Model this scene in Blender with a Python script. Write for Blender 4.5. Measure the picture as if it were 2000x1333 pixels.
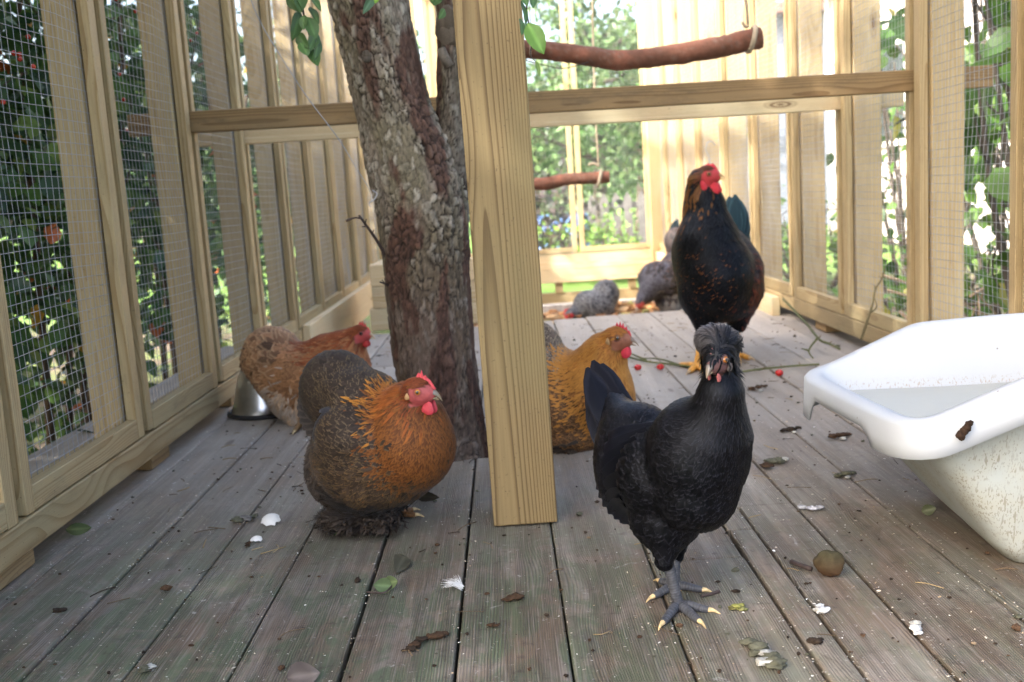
import bpy, bmesh, math, random
import numpy as np
from mathutils import Matrix, Vector

for o in list(bpy.data.objects):
    bpy.data.objects.remove(o, do_unlink=True)
SC = bpy.context.scene
COL = SC.collection
random.seed(7)
RNG = np.random.default_rng(7)

# ------------------------------------------------------------------ camera
CAM_H = 0.5
FOC = 1993.76                     # focal length in pixels of the 2000 px wide photograph
AX = np.array([[0.997955, -0.010348, -0.06307],
               [-0.063905, -0.145143, -0.987345],
               [0.001062, 0.989357, -0.145507]])   # camera right, down, forward
CP = np.array([0.0, 0.0, CAM_H])
cd = bpy.data.cameras.new("camera")
cam = bpy.data.objects.new("camera", cd)
COL.objects.link(cam)
cd.sensor_width = 36.0
cd.lens = 36.0 * FOC / 2000.0
cd.clip_start = 0.05
cd.clip_end = 300
cd.dof.use_dof = True
cd.dof.focus_distance = 1.22
cd.dof.aperture_fstop = 8.0
m = Matrix.Identity(4)
for i in range(3):
    m[i][0] = AX[0][i]; m[i][1] = -AX[1][i]; m[i][2] = -AX[2][i]; m[i][3] = CP[i]
cam.matrix_world = m
SC.camera = cam

# ------------------------------------------------------------------ sky, sun, exposure
SUN_AZ, SUN_EL = math.radians(240), math.radians(34)   # azimuth clockwise from +Y (behind the viewer, to the left)
w = bpy.data.worlds.new("World"); SC.world = w; w.use_nodes = True
nt = w.node_tree
bg = nt.nodes["Background"]
sky = nt.nodes.new("ShaderNodeTexSky")
sky.sky_type = 'NISHITA'; sky.sun_disc = False
sky.sun_elevation = SUN_EL; sky.sun_rotation = SUN_AZ
sky.air_density = 0.9; sky.dust_density = 6.0; sky.ozone_density = 0.0
nt.links.new(sky.outputs[0], bg.inputs[0])
bg.inputs[1].default_value = 0.15
ld = bpy.data.lights.new("sun", 'SUN'); ld.energy = 2.0; ld.angle = math.radians(1.2); ld.color = (1.0, 0.96, 0.89)
sun = bpy.data.objects.new("sun", ld); COL.objects.link(sun)
to_sun = Vector((math.sin(SUN_AZ) * math.cos(SUN_EL), math.cos(SUN_AZ) * math.cos(SUN_EL), math.sin(SUN_EL)))
sun.rotation_euler = to_sun.to_track_quat('Z', 'Y').to_euler()
vs = SC.view_settings
vs.view_transform = 'Standard'; vs.look = 'None'; vs.gamma = 1.0; vs.exposure = 2.7
SC.cycles.use_denoising = True
SC.cycles.max_bounces = 5; SC.cycles.diffuse_bounces = 3; SC.cycles.glossy_bounces = 2; SC.cycles.transmission_bounces = 3
SC.cycles.use_adaptive_sampling = True; SC.cycles.adaptive_threshold = 0.018
SC.cycles.transparent_max_bounces = 8

# ------------------------------------------------------------------ helpers
def P(u, v, Y):
    """world point at depth Y seen at photo pixel (u, v)"""
    d = AX.T @ np.array([(u - 1000) / FOC, (v - 666.5) / FOC, 1.0])
    return CP + d * (Y / d[1])
def F(u, v, z=0.0):
    d = AX.T @ np.array([(u - 1000) / FOC, (v - 666.5) / FOC, 1.0])
    return CP + d * ((z - CAM_H) / d[2])

def tag(o, label=None, cat=None, group=None, kind=None):
    if label: o["label"] = label
    if cat: o["category"] = cat
    if group: o["group"] = group
    if kind: o["kind"] = kind
    return o
def link(o, parent=None):
    COL.objects.link(o)
    if parent is not None:
        o.parent = parent
        o.matrix_parent_inverse = parent.matrix_world.inverted()
    return o
def empty(name, loc=(0, 0, 0)):
    o = bpy.data.objects.new(name, None); o.location = loc
    o.empty_display_size = 0.05
    COL.objects.link(o)
    o.matrix_world = Matrix.Translation(Vector(loc))
    return o
def build(name, V, faces, mats, parent=None, colors=None, uv=None, smooth=True, midx=None, loc=None):
    """one mesh object from numpy arrays; faces = list of (n,k) index arrays"""
    V = np.asarray(V, np.float32).copy()
    if loc is not None:
        V -= np.asarray(loc, np.float32)
    fl = [np.asarray(f, np.int32) for f in faces if len(f)]
    me = bpy.data.meshes.new(name)
    me.vertices.add(len(V)); me.vertices.foreach_set("co", V.ravel())
    nl = sum(f.size for f in fl); npoly = sum(len(f) for f in fl)
    me.loops.add(nl); me.polygons.add(npoly)
    li = np.concatenate([f.ravel() for f in fl]) if fl else np.zeros(0, np.int32)
    tot = np.concatenate([np.full(len(f), f.shape[1], np.int32) for f in fl])
    st = np.concatenate([[0], np.cumsum(tot)[:-1]]).astype(np.int32)
    me.loops.foreach_set("vertex_index", li)
    me.polygons.foreach_set("loop_start", st)
    me.polygons.foreach_set("use_smooth", np.full(npoly, smooth, bool))
    if midx is not None:
        me.polygons.foreach_set("material_index", np.asarray(midx, np.int32))
    me.update(calc_edges=True)
    if colors:
        for k, c in colors.items():
            a = me.attributes.new(k, 'FLOAT_COLOR', 'POINT')
            c = np.asarray(c, np.float32)
            if c.shape[1] == 3: c = np.concatenate([c, np.ones((len(c), 1), np.float32)], 1)
            a.data.foreach_set("color", c.ravel())
    if uv is not None:
        u = me.uv_layers.new(name="uv")
        u.data.foreach_set("uv", np.asarray(uv, np.float32)[li].ravel())
    for mt in (mats if isinstance(mats, (list, tuple)) else [mats]):
        me.materials.append(mt)
    o = bpy.data.objects.new(name, me)
    if loc is not None:
        o.location = Vector(loc); o.matrix_world = Matrix.Translation(Vector(loc))
    return link(o, parent)

def beam(name, a, b, w, h, mat, parent=None, up=(0, 0, 1), bev=0.003, warp=0.0):
    """timber from a to b (centre line); local x runs along the grain; w across, h along 'up'"""
    a = Vector(a); b = Vector(b); L = (b - a).length
    x = (b - a).normalized(); u = Vector(up); y = u.cross(x).normalized(); z = x.cross(y)
    bm = bmesh.new()
    bmesh.ops.create_cube(bm, size=1.0)
    for v in bm.verts:
        v.co = Vector((v.co.x * L, v.co.y * w, v.co.z * h))
    if bev: bmesh.ops.bevel(bm, geom=bm.edges[:], offset=bev, segments=2, affect='EDGES', profile=0.5)
    me = bpy.data.meshes.new(name); bm.to_mesh(me); bm.free()
    me.materials.append(mat)
    o = bpy.data.objects.new(name, me)
    mw = Matrix.Identity(4); c = (a + b) / 2
    for i in range(3):
        mw[i][0] = x[i]; mw[i][1] = y[i]; mw[i][2] = z[i]; mw[i][3] = c[i]
    o.matrix_world = mw
    COL.objects.link(o)
    if parent is not None:
        o.parent = parent; o.matrix_parent_inverse = parent.matrix_world.inverted()
    return o

def frames(pts):
    pts = np.asarray(pts, float)
    t = np.gradient(pts, axis=0); t /= np.linalg.norm(t, axis=1)[:, None] + 1e-12
    ref = np.array([0.0, 0.0, 1.0]) if abs(t[0][2]) < 0.9 else np.array([1.0, 0.0, 0.0])
    n = np.cross(t[0], ref); n /= np.linalg.norm(n); N = []
    for k in range(len(t)):
        n = n - t[k] * np.dot(n, t[k]); n /= np.linalg.norm(n); N.append(n.copy())
    N = np.array(N); return t, N, np.cross(t, N)
def spline(pts, n):
    """Catmull-Rom through control rows (any width)"""
    pts = np.asarray(pts, float)
    if len(pts) == 2: return pts[0] + (pts[1] - pts[0]) * np.linspace(0, 1, n)[:, None]
    q = np.vstack([2 * pts[0] - pts[1], pts, 2 * pts[-1] - pts[-2]])
    out = []
    for s in np.linspace(0, len(pts) - 1, n):
        i = min(int(s), len(pts) - 2); f = s - i
        p0, p1, p2, p3 = q[i:i + 4]
        out.append(0.5 * ((2 * p1) + (-p0 + p2) * f + (2 * p0 - 5 * p1 + 4 * p2 - p3) * f * f + (-p0 + 3 * p1 - 3 * p2 + p3) * f ** 3))
    return np.array(out)
def tube_geo(pts, rad, k=8, cap=True, off=0):
    """verts, quads, tris of a tube"""
    pts = np.asarray(pts, float); n = len(pts); rad = np.broadcast_to(np.asarray(rad, float), (n,))
    t, N, B = frames(pts)
    a = np.linspace(0, 2 * np.pi, k, endpoint=False)
    V = (pts[:, None] + rad[:, None, None] * (np.cos(a)[None, :, None] * N[:, None] + np.sin(a)[None, :, None] * B[:, None])).reshape(-1, 3)
    i = np.arange(n - 1)[:, None] * k; j = np.arange(k)[None]
    Q = np.stack([i + j, i + (j + 1) % k, i + k + (j + 1) % k, i + k + j], -1).reshape(-1, 4)
    T = np.zeros((0, 3), int)
    if cap:
        V = np.vstack([V, pts[0], pts[-1]]); j = np.arange(k)
        T = np.vstack([np.stack([np.full(k, n * k), (j + 1) % k, j], 1),
                       np.stack([np.full(k, n * k + 1), (n - 1) * k + j, (n - 1) * k + (j + 1) % k], 1)])
    return V, Q + off, T + off
def tube(name, pts, rad, mat, parent=None, k=8, smooth=True):
    V, Q, T = tube_geo(pts, rad, k)
    return build(name, V, [Q, T], mat, parent, smooth=smooth)
class Bag:
    """collects pieces of geometry for one mesh"""
    def __init__(s): s.V = []; s.Q = []; s.T = []; s.n = 0; s.C = []
    def add(s, V, Q=None, T=None, col=None):
        if Q is not None and len(Q): s.Q.append(np.asarray(Q) + s.n)
        if T is not None and len(T): s.T.append(np.asarray(T) + s.n)
        s.V.append(V); s.n += len(V)
        if col is not None: s.C.append(np.broadcast_to(np.asarray(col, float), (len(V), len(col))))
    def tube(s, pts, rad, k=6, col=None):
        V, Q, T = tube_geo(pts, rad, k); s.add(V, Q, T, col)
    def build(s, name, mat, parent=None, smooth=True, loc=None):
        f = []
        if s.Q: f.append(np.vstack(s.Q))
        if s.T: f.append(np.vstack(s.T))
        return build(name, np.vstack(s.V), f, mat, parent, colors={"col": np.vstack(s.C)} if s.C else None, smooth=smooth, loc=loc)

def sphere_geo(c, r, nu=8, nv=6):
    c = np.asarray(c, float); r = np.broadcast_to(np.asarray(r, float), (3,))
    th = np.linspace(0, np.pi, nv + 1)[1:-1]; ph = np.linspace(0, 2 * np.pi, nu, endpoint=False)
    V = np.array([[math.sin(a) * math.cos(b), math.sin(a) * math.sin(b), math.cos(a)] for a in th for b in ph] + [[0, 0, 1], [0, 0, -1]]) * r + c
    k = len(th); i = np.arange(k - 1)[:, None] * nu; j = np.arange(nu)[None]
    Q = np.stack([i + j, i + nu + j, i + nu + (j + 1) % nu, i + (j + 1) % nu], -1).reshape(-1, 4)
    j = np.arange(nu); T = np.vstack([np.stack([np.full(nu, k * nu), j, (j + 1) % nu], 1), np.stack([np.full(nu, k * nu + 1), (k - 1) * nu + (j + 1) % nu, (k - 1) * nu + j], 1)])
    return V, Q, T

def nrm(v):
    v = np.asarray(v, float); return v / (np.linalg.norm(v, axis=-1, keepdims=True) + 1e-12)
def hash01(*k):
    h = np.zeros(np.broadcast(*k).shape)
    for i, a in enumerate(k): h = h + np.asarray(a, float) * (127.1, 311.7, 74.7, 91.3)[i]
    s = np.sin(h) * 43758.5453
    return s - np.floor(s)
def vnoise(x, y, z=0.0):
    x, y, z = np.broadcast_arrays(np.asarray(x, float), np.asarray(y, float), np.asarray(z, float))
    xi, yi, zi = np.floor(x), np.floor(y), np.floor(z)
    def s(t): return t * t * (3 - 2 * t)
    fx, fy, fz = s(x - xi), s(y - yi), s(z - zi); r = 0
    for a in (0, 1):
        for b in (0, 1):
            for c in (0, 1):
                wt = (fx if a else 1 - fx) * (fy if b else 1 - fy) * (fz if c else 1 - fz)
                r = r + wt * hash01(xi + a, yi + b, zi + c)
    return r
def fbm(x, y, z=0.0, o=4):
    r = 0; amp = 0.5; f = 1
    for i in range(o):
        r = r + amp * vnoise(np.asarray(x) * f + 17 * i, np.asarray(y) * f + 5 * i, np.asarray(z) * f); amp *= 0.5; f *= 2.03
    return r

# ------------------------------------------------------------------ material helper
class M:
    def __init__(s, name):
        s.m = bpy.data.materials.new(name); s.m.use_nodes = True
        s.t = s.m.node_tree; s.t.nodes.clear()
        s.out = s.t.nodes.new("ShaderNodeOutputMaterial")
    def n(s, typ, ins=None, **props):
        nd = s.t.nodes.new("ShaderNode" + typ)
        for k, v in props.items(): setattr(nd, k, v)
        for k, v in (ins or {}).items(): s.set(nd.inputs[k], v)
        return nd
    def set(s, sock, v):
        if isinstance(v, bpy.types.NodeSocket): s.t.links.new(v, sock)
        elif isinstance(v, bpy.types.Node): s.t.links.new(v.outputs[0], sock)
        else:
            if isinstance(v, (tuple, list)) and sock.type == 'RGBA' and len(v) == 3: v = (*v, 1)
            sock.default_value = v
    def math(s, op, a, b=0.0, c=None, clamp=False):
        nd = s.t.nodes.new("ShaderNodeMath"); nd.operation = op; nd.use_clamp = clamp
        s.set(nd.inputs[0], a); s.set(nd.inputs[1], b)
        if c is not None: s.set(nd.inputs[2], c)
        return nd.outputs[0]
    def mix(s, f, a, b, blend='MIX'):
        nd = s.t.nodes.new("ShaderNodeMix"); nd.data_type = 'RGBA'; nd.blend_type = blend; nd.clamp_factor = True
        s.set(nd.inputs[0], f); s.set(nd.inputs[6], a); s.set(nd.inputs[7], b)
        return nd.outputs[2]
    def step(s, x, a, b, lo=0.0, hi=1.0):
        nd = s.n("MapRange", {0: x, 1: a, 2: b, 3: lo, 4: hi}, interpolation_type='SMOOTHSTEP'); return nd.outputs[0]
    def map(s, vec, scale=(1, 1, 1), loc=(0, 0, 0), rot=(0, 0, 0)):
        return s.n("Mapping", {0: vec, 1: loc, 2: rot, 3: scale}).outputs[0]
    def objco(s, seed=37.0):
        """object coordinates shifted by a random amount for each object"""
        tc = s.n("TexCoord"); oi = s.n("ObjectInfo")
        sh = s.n("VectorMath", {0: oi.outputs["Random"], 1: (seed, seed * 1.7, seed * 0.6)}, operation='MULTIPLY')
        return s.n("VectorMath", {0: tc.outputs["Object"], 1: sh.outputs[0]}, operation='ADD').outputs[0], tc.outputs["Object"], oi.outputs["Random"]
    def noise(s, vec, scale, detail=3.0, rough=0.55, dist=0.0):
        return s.n("TexNoise", {"Vector": vec, "Scale": scale, "Detail": detail, "Roughness": rough, "Distortion": dist}).outputs[0]
    def bsdf(s, col, rough=0.6, bump=None, bstr=0.3, bdist=0.002, spec=0.4, **k):
        b = s.n("BsdfPrincipled", {"Base Color": col, "Roughness": rough, "Specular IOR Level": spec})
        for kk, v in k.items(): s.set(b.inputs[kk.replace("_", " ")], v)
        if bump is not None:
            bn = s.n("Bump", {"Strength": bstr, "Distance": bdist, "Height": bump}); s.t.links.new(bn.outputs[0], b.inputs["Normal"])
        s.t.links.new(b.outputs[0], s.out.inputs[0]); return s.m

def wood(name, pale, dark, tint=(0.45, 0.47, 0.3), tint_amt=0.35, ring=112.0, dirt=0.38, rough=0.62, knots=True):
    q = M(name)
    co, raw, rnd = q.objco(3.1)
    # a pith line that runs almost along the timber gives straight lines at the sides and arches in the middle
    tilt = q.n("VectorMath", {0: raw, 1: (1, 1, 1)}, operation='MULTIPLY').outputs[0]
    sx = q.n("SeparateXYZ", {0: tilt})
    x, y, z = sx.outputs
    wob = q.noise(q.map(co, (2.2, 9, 9)), 1.0, 2.0)
    r1 = q.math('SUBTRACT', q.math('MULTIPLY', rnd, 0.10), 0.05)
    yy = q.math('ADD', q.math('ADD', y, q.math('MULTIPLY', q.math('SUBTRACT', wob, 0.5), 0.012)), r1)
    zz = q.math('ADD', q.math('ADD', z, 0.012), q.math('MULTIPLY', x, 0.006))
    kn = None
    rad = q.math('SQRT', q.math('ADD', q.math('MULTIPLY', yy, yy), q.math('MULTIPLY', zz, zz)))
    if knots:
        vo = q.n("TexVoronoi", {"Vector": q.map(co, (2.3, 9.0, 9.0)), "Scale": 1.0, "Randomness": 1.0})
        kn = q.step(vo.outputs["Distance"], 0.07, 0.13, 1.0, 0.0)
        halo = q.step(vo.outputs["Distance"], 0.05, 0.42, 1.0, 0.0)
        rad = q.math('ADD', rad, q.math('MULTIPLY', halo, 0.010))
    wv = q.math('FRACT', q.math('ADD', q.math('MULTIPLY', rad, ring * 2.6), q.math('MULTIPLY', wob, 0.6)))
    late = q.math('MULTIPLY', q.step(wv, 0.45, 0.97), q.step(wv, 0.975, 1.0, 1.0, 0.0))
    fib = q.noise(q.map(co, (6, 420, 420)), 1.0, 2.0, 0.6)
    fib2 = q.noise(q.map(co, (14, 900, 900)), 1.0, 1.0, 0.5)
    blot = q.noise(q.map(co, (2.0, 6, 6)), 1.0, 3.0)
    col = q.mix(late, pale, dark)
    col = q.mix(q.math('MULTIPLY', q.step(blot, 0.45, 0.7), tint_amt), col, tint)
    col = q.mix(q.math('MULTIPLY', q.step(fib, 0.35, 0.75), 0.22), col, tuple(c * 0.62 for c in dark))
    if knots:
        col = q.mix(q.math('MULTIPLY', halo, 0.25), col, dark)
        ringk = q.math('MULTIPLY', kn, q.math('ADD', 0.55, q.math('MULTIPLY', q.math('SINE', q.math('MULTIPLY', vo.outputs["Distance"], 130.0)), 0.3)))
        col = q.mix(ringk, col, (0.10, 0.045, 0.018))
    gr = q.noise(q.map(co, (7, 28, 28)), 1.0, 5.0, 0.7)
    spk = q.noise(co, 260.0, 1.0, 0.5)
    d = q.math('MULTIPLY', q.step(gr, 0.50, 0.76), dirt)
    col = q.mix(d, col, (0.10, 0.075, 0.05))
    col = q.mix(q.math('MULTIPLY', q.step(spk, 0.70, 0.78), 0.55), col, (0.07, 0.05, 0.035))
    br = q.math('ADD', 0.86, q.math('MULTIPLY', rnd, 0.26))
    cc = q.n("CombineColor", {0: br, 1: br, 2: br})
    col = q.mix(1.0, col, cc.outputs[0], 'MULTIPLY')
    h = q.math('ADD', q.math('MULTIPLY', late, 0.5), q.math('ADD', fib, q.math('MULTIPLY', fib2, 0.5)))
    return q.bsdf(col, rough, h, 0.35, 0.0012, 0.3)

def plain(name, col, rough=0.6, var=0.2, scale=60.0, bstr=0.2, metallic=0.0, spec=0.4, **k):
    q = M(name)
    tc = q.n("TexCoord").outputs["Object"]
    nz = q.noise(tc, scale, 4.0, 0.6)
    c = q.mix(q.step(nz, 0.3, 0.7), tuple(x * (1 - var) for x in col), tuple(min(1, x * (1 + var)) for x in col))
    return q.bsdf(c, rough, nz, bstr, 0.001, spec, Metallic=metallic, **k)
def vcol(name, rough=0.6, spec=0.3, scale=150.0, var=0.15, bstr=0.2, sss=0.0, trans=0.0, **k):
    """colour from the mesh's own 'col' attribute with fine mottling"""
    q = M(name)
    a = q.n("Attribute", attribute_name="col")
    nz = q.noise(q.n("TexCoord").outputs["Object"], scale, 3.0, 0.6)
    v = q.math('ADD', 1 - var, q.math('MULTIPLY', nz, 2 * var)); cc = q.n("CombineColor", {0: v, 1: v, 2: v}).outputs[0]
    c = q.mix(1.0, a.outputs["Color"], cc, 'MULTIPLY')
    mt = q.bsdf(c, rough, nz, bstr, 0.001, spec, **k)
    if trans:
        pb = [n for n in q.t.nodes if n.type == 'BSDF_PRINCIPLED'][0]
        tr = q.n("BsdfTranslucent", {0: c}); mx = q.n("MixShader", {0: trans, 1: pb.outputs[0], 2: tr.outputs[0]})
        q.t.links.new(mx.outputs[0], q.out.inputs[0])
    return mt

# ================================================================== materials
PINE = wood("treated_pine", (0.43, 0.33, 0.180), (0.295, 0.20, 0.092), tint=(0.361, 0.336, 0.197), tint_amt=0.35)
PINE_POST = wood("post_pine", (0.27, 0.198, 0.094), (0.125, 0.080, 0.034), tint=(0.209, 0.180, 0.086), tint_amt=0.5, ring=124.0, dirt=0.15)
PINE_PALE = wood("pale_new_pine", (0.684, 0.558, 0.360), (0.522, 0.360, 0.171), tint=(0.594, 0.576, 0.396), tint_amt=0.5, dirt=0.08)
PINE_DIM = wood("handled_pine", (0.328, 0.217, 0.102), (0.197, 0.115, 0.049), tint=(0.295, 0.246, 0.148), tint_amt=0.4, dirt=0.55)
PINE_STUD = wood("stud_pine", (0.52, 0.405, 0.23), (0.42, 0.30, 0.14), tint=(0.508, 0.459, 0.295), tint_amt=0.45, dirt=0.12)

def deck_mat():
    q = M("weathered_deck")
    co, raw, rnd = q.objco(5.3)
    tc = q.n("NewGeometry").outputs["Position"]
    wob = q.noise(q.map(co, (1.2, 10, 10)), 1.0, 2.5)
    sy = q.n("SeparateXYZ", {0: co}).outputs
    vo = q.n("TexVoronoi", {"Vector": q.map(co, (2.6, 9.5, 0.5)), "Scale": 1.0})
    halo = q.step(vo.outputs["Distance"], 0.04, 0.40, 1.0, 0.0)
    yy = q.math('ADD', sy[1], q.math('ADD', q.math('MULTIPLY', wob, 0.028), q.math('MULTIPLY', halo, 0.012)))
    wv = q.math('FRACT', q.math('MULTIPLY', yy, 330.0))
    groove = q.math('MULTIPLY', q.step(wv, 0.0, 0.35), q.step(wv, 0.65, 1.0, 1.0, 0.0))
    fib = q.noise(q.map(co, (10, 520, 200)), 1.0, 3.0, 0.65)
    n1 = q.noise(q.map(tc, (1.0, 0.55, 1)), 9.0, 4.0, 0.62, 0.6)
    n2 = q.noise(q.map(tc, (1.4, 0.7, 1), (3.1, 9.2, 0)), 7.0, 4.0, 0.6, 0.4)
    n3 = q.noise(q.map(tc, (1.2, 0.8, 1), (8.1, 1.2, 0)), 13.0, 5.0, 0.65, 0.8)
    n4 = q.noise(tc, 46.0, 5.0, 0.7)
    grey, brown, pink, green, slate = (0.19, 0.168, 0.150), (0.130, 0.095, 0.068), (0.24, 0.175, 0.13), (0.068, 0.098, 0.055), (0.115, 0.108, 0.108)
    str1 = q.noise(q.map(tc, (26, 2.2, 1)), 1.0, 4.0, 0.6, 0.3); str2 = q.noise(q.map(tc, (90, 4.5, 1), (3, 1, 0)), 1.0, 3.0, 0.6)
    col = q.mix(q.step(q.math('ADD', q.math('MULTIPLY', n1, 0.5), q.math('MULTIPLY', str1, 0.5)), 0.40, 0.58), brown, grey)
    col = q.mix(q.math('MULTIPLY', q.step(n2, 0.5, 0.68), 0.6), col, pink)
    # algae lives on the side boards away from the middle and on the near end, in patches
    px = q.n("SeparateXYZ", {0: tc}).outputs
    near = q.math('MULTIPLY', q.step(px[1], 1.1, 2.0, 1.0, 0.12), q.step(px[0], -0.05, 0.35, 1.0, 0.45))
    ga = q.math('MULTIPLY', q.step(q.math('ADD', q.math('MULTIPLY', n3, 0.65), q.math('MULTIPLY', str1, 0.35)), 0.41, 0.56), near)
    col = q.mix(q.math('MULTIPLY', ga, 0.85), col, green)
    n5 = q.noise(q.map(tc, (1, 0.7, 1), (2, 7, 0)), 19.0, 4.0, 0.6, 0.5)
    col = q.mix(q.math('MULTIPLY', q.step(n5, 0.58, 0.70), 0.6), col, slate)
    col = q.mix(q.math('MULTIPLY', q.step(str2, 0.42, 0.62), 0.45), col, (0.07, 0.055, 0.045))
    gmask = q.step(q.noise(q.map(co, (1.5, 30, 1)), 1.0, 2.0), 0.30, 0.60)
    col = q.mix(q.math('MULTIPLY', q.math('MULTIPLY', q.math('SUBTRACT', 1.0, groove), gmask), 0.62), col, (0.045, 0.036, 0.030))
    col = q.mix(q.math('MULTIPLY', q.step(fib, 0.5, 0.75), 0.5), col, (0.30, 0.265, 0.24))
    col = q.mix(q.math('MULTIPLY', q.step(n4, 0.55, 0.70), 0.65), col, (0.055, 0.042, 0.034))
    # smeared droppings and trodden-in grit
    sm = q.noise(q.map(tc, (1, 0.8, 1), (9, 4, 0)), 24.0, 6.0, 0.72, 1.2)
    col = q.mix(q.math('MULTIPLY', q.step(sm, 0.60, 0.70), 0.55), col, (0.075, 0.058, 0.042))
    pale = q.noise(q.map(tc, (1, 1, 1), (5, 3, 0)), 75.0, 4.0, 0.8)
    col = q.mix(q.math('MULTIPLY', q.step(pale, 0.62, 0.70), 0.6), col, (0.40, 0.385, 0.37))
    wsm = q.noise(q.map(tc, (1, 0.8, 1), (1, 14, 0)), 15.0, 5.0, 0.7, 1.0)
    col = q.mix(q.math('MULTIPLY', q.step(wsm, 0.65, 0.74), 0.6), col, (0.44, 0.43, 0.44))
    far_light = q.math('MULTIPLY', q.step(px[1], 1.1, 2.9), q.math('ADD', 0.42, q.math('MULTIPLY', n1, 0.40)))  # boards tinted paler toward the back, painting in the stronger light there
    col = q.mix(far_light, col, (0.45, 0.405, 0.365))
    kn = q.step(vo.outputs["Distance"], 0.05, 0.10, 1.0, 0.0)
    col = q.mix(q.math('MULTIPLY', kn, 0.65), col, (0.09, 0.07, 0.06))
    br = q.math('ADD', 1.06, q.math('MULTIPLY', rnd, 0.34)); cc = q.n("CombineColor", {0: br, 1: br, 2: q.math('MULTIPLY', br, 0.97)}).outputs[0]
    col = q.mix(1.0, col, cc, 'MULTIPLY')
    h = q.math('ADD', q.math('MULTIPLY', q.math('MULTIPLY', groove, gmask), 0.8), q.math('ADD', q.math('MULTIPLY', fib, 0.5), q.math('MULTIPLY', n4, 0.8)))
    ro = q.math('ADD', 0.5, q.math('MULTIPLY', n1, 0.35))
    return q.bsdf(col, ro, h, 0.7, 0.0016, 0.35)
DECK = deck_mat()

def soil_mat():
    q = M("garden_soil")
    tc = q.n("NewGeometry").outputs["Position"]
    a = q.noise(tc, 3.0, 5.0, 0.65); b = q.noise(tc, 28.0, 4.0, 0.7); g = q.noise(q.map(tc, (1, 1, 1), (4, 4, 0)), 0.7, 3.0)
    col = q.mix(q.step(b, 0.35, 0.7), (0.07, 0.05, 0.035), (0.20, 0.165, 0.13))
    col = q.mix(q.math('MULTIPLY', q.step(a, 0.42, 0.6), 0.8), col, (0.11, 0.16, 0.045))
    far = q.step(q.n("SeparateXYZ", {0: tc}).outputs[1], 6.9, 8.5)
    col = q.mix(q.math('MULTIPLY', far, q.step(g, 0.3, 0.6, 0.6, 1.0)), col, (0.13, 0.24, 0.05))
    return q.bsdf(col, 0.9, b, 0.8, 0.02, 0.2)
SOIL = soil_mat()
GZ = -0.28

# ================================================================== ground
def ground():
    n = 140
    s = np.linspace(-1, 1, n); s = np.sign(s) * (0.12 * np.abs(s) + 0.88 * np.abs(s) ** 3)
    X, Y = np.meshgrid(s * 150, s * 150 + 4)
    Z = GZ + (fbm(X * 1.3, Y * 1.3) - 0.5) * 0.10 - 0.03
    inside = (X > -1.0) & (X < 1.2) & (Y < 7.0) & (Y > -3)
    Z = np.where(inside, GZ - 0.02 + (fbm(X * 3, Y * 3) - .5) * 0.03, Z)
    V = np.stack([X, Y, Z], -1).reshape(-1, 3)
    i = np.arange(n - 1)[:, None] * n + np.arange(n - 1)[None]
    Q = np.stack([i, i + 1, i + n + 1, i + n], -1).reshape(-1, 4)
    o = build("ground", V, [Q], SOIL)
    tag(o, "bare garden soil and grass under and around the run", kind="structure")
ground()

# ================================================================== deck planks
deck = empty("deck", (0.1, 1.5, 0)); tag(deck, "weathered grey timber deck floor of the chicken run", kind="structure")
edges = [-0.689, -0.566, -0.448, -0.3275, -0.2055, -0.081, 0.0425, 0.166, 0.292, 0.331, 0.4165, 0.5415]
while edges[-1] < 1.25: edges.append(edges[-1] + 0.1245)
while edges[0] > -1.05: edges.insert(0, edges[0] - 0.1235)
FAR = lambda x: 3.79 + 0.13 * (x + 0.6)
cuts = {}
for a, b in zip(edges[:-1], edges[1:]):
    c = (a + b) / 2
    if abs(c - 0.229) < 0.02: cs = [1.30, 2.9]
    elif abs(c + 0.143) < 0.02 or abs(c + 0.019) < 0.02: cs = [1.902, 2.062]      # sawn out round the tree
    elif abs(c - 0.3115) < 0.01: cs = [1.405]
    elif abs(c - 0.374) < 0.02: cs = [1.512, 3.2]
    else: cs = [random.choice([2.35, 2.75, 3.05])] if random.random() < 0.6 else []
    ys = [-0.6] + cs + [FAR(c) + random.uniform(-.004, .004)]
    for y0, y1 in zip(ys[:-1], ys[1:]):
        if (y0, y1) == (1.902, 2.062): continue
        g = 0.0016 + random.uniform(-0.0006, 0.0012)
        aa, bb = a + g, b - g
        if abs(a - 0.292) < 1e-6: aa += 0.002
        if abs(b - 0.331) < 1e-6 and y0 > 1.2: continue      # the narrow ripped strip ends here
        if abs(a - 0.331) < 1e-6 and y0 > 1.2: aa = 0.292 + g
        if abs(a - 0.331) < 1e-6 and y0 < 1.2: y1 = y1
        dz = random.uniform(-0.0022, 0.0012)
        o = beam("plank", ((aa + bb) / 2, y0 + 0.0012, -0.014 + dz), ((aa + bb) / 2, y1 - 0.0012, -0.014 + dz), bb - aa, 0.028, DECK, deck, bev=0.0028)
        o.rotation_euler.y += 0
# wider piece that fills beyond the ripped strip's end
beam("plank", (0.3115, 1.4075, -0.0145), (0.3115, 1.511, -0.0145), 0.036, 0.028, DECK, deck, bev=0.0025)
for y in (0.2, 0.9, 1.5, 2.1, 2.7, 3.3, 3.72):
    beam("joist", (-1.1, y, -0.105), (1.3, y, -0.105), 0.045, 0.15, PINE_DIM, deck)
beam("edge_board", (-0.75, FAR(-.75) + 0.012, -0.14), (1.1, FAR(1.1) + 0.012, -0.14), 0.02, 0.22, PINE_DIM, deck)

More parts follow.
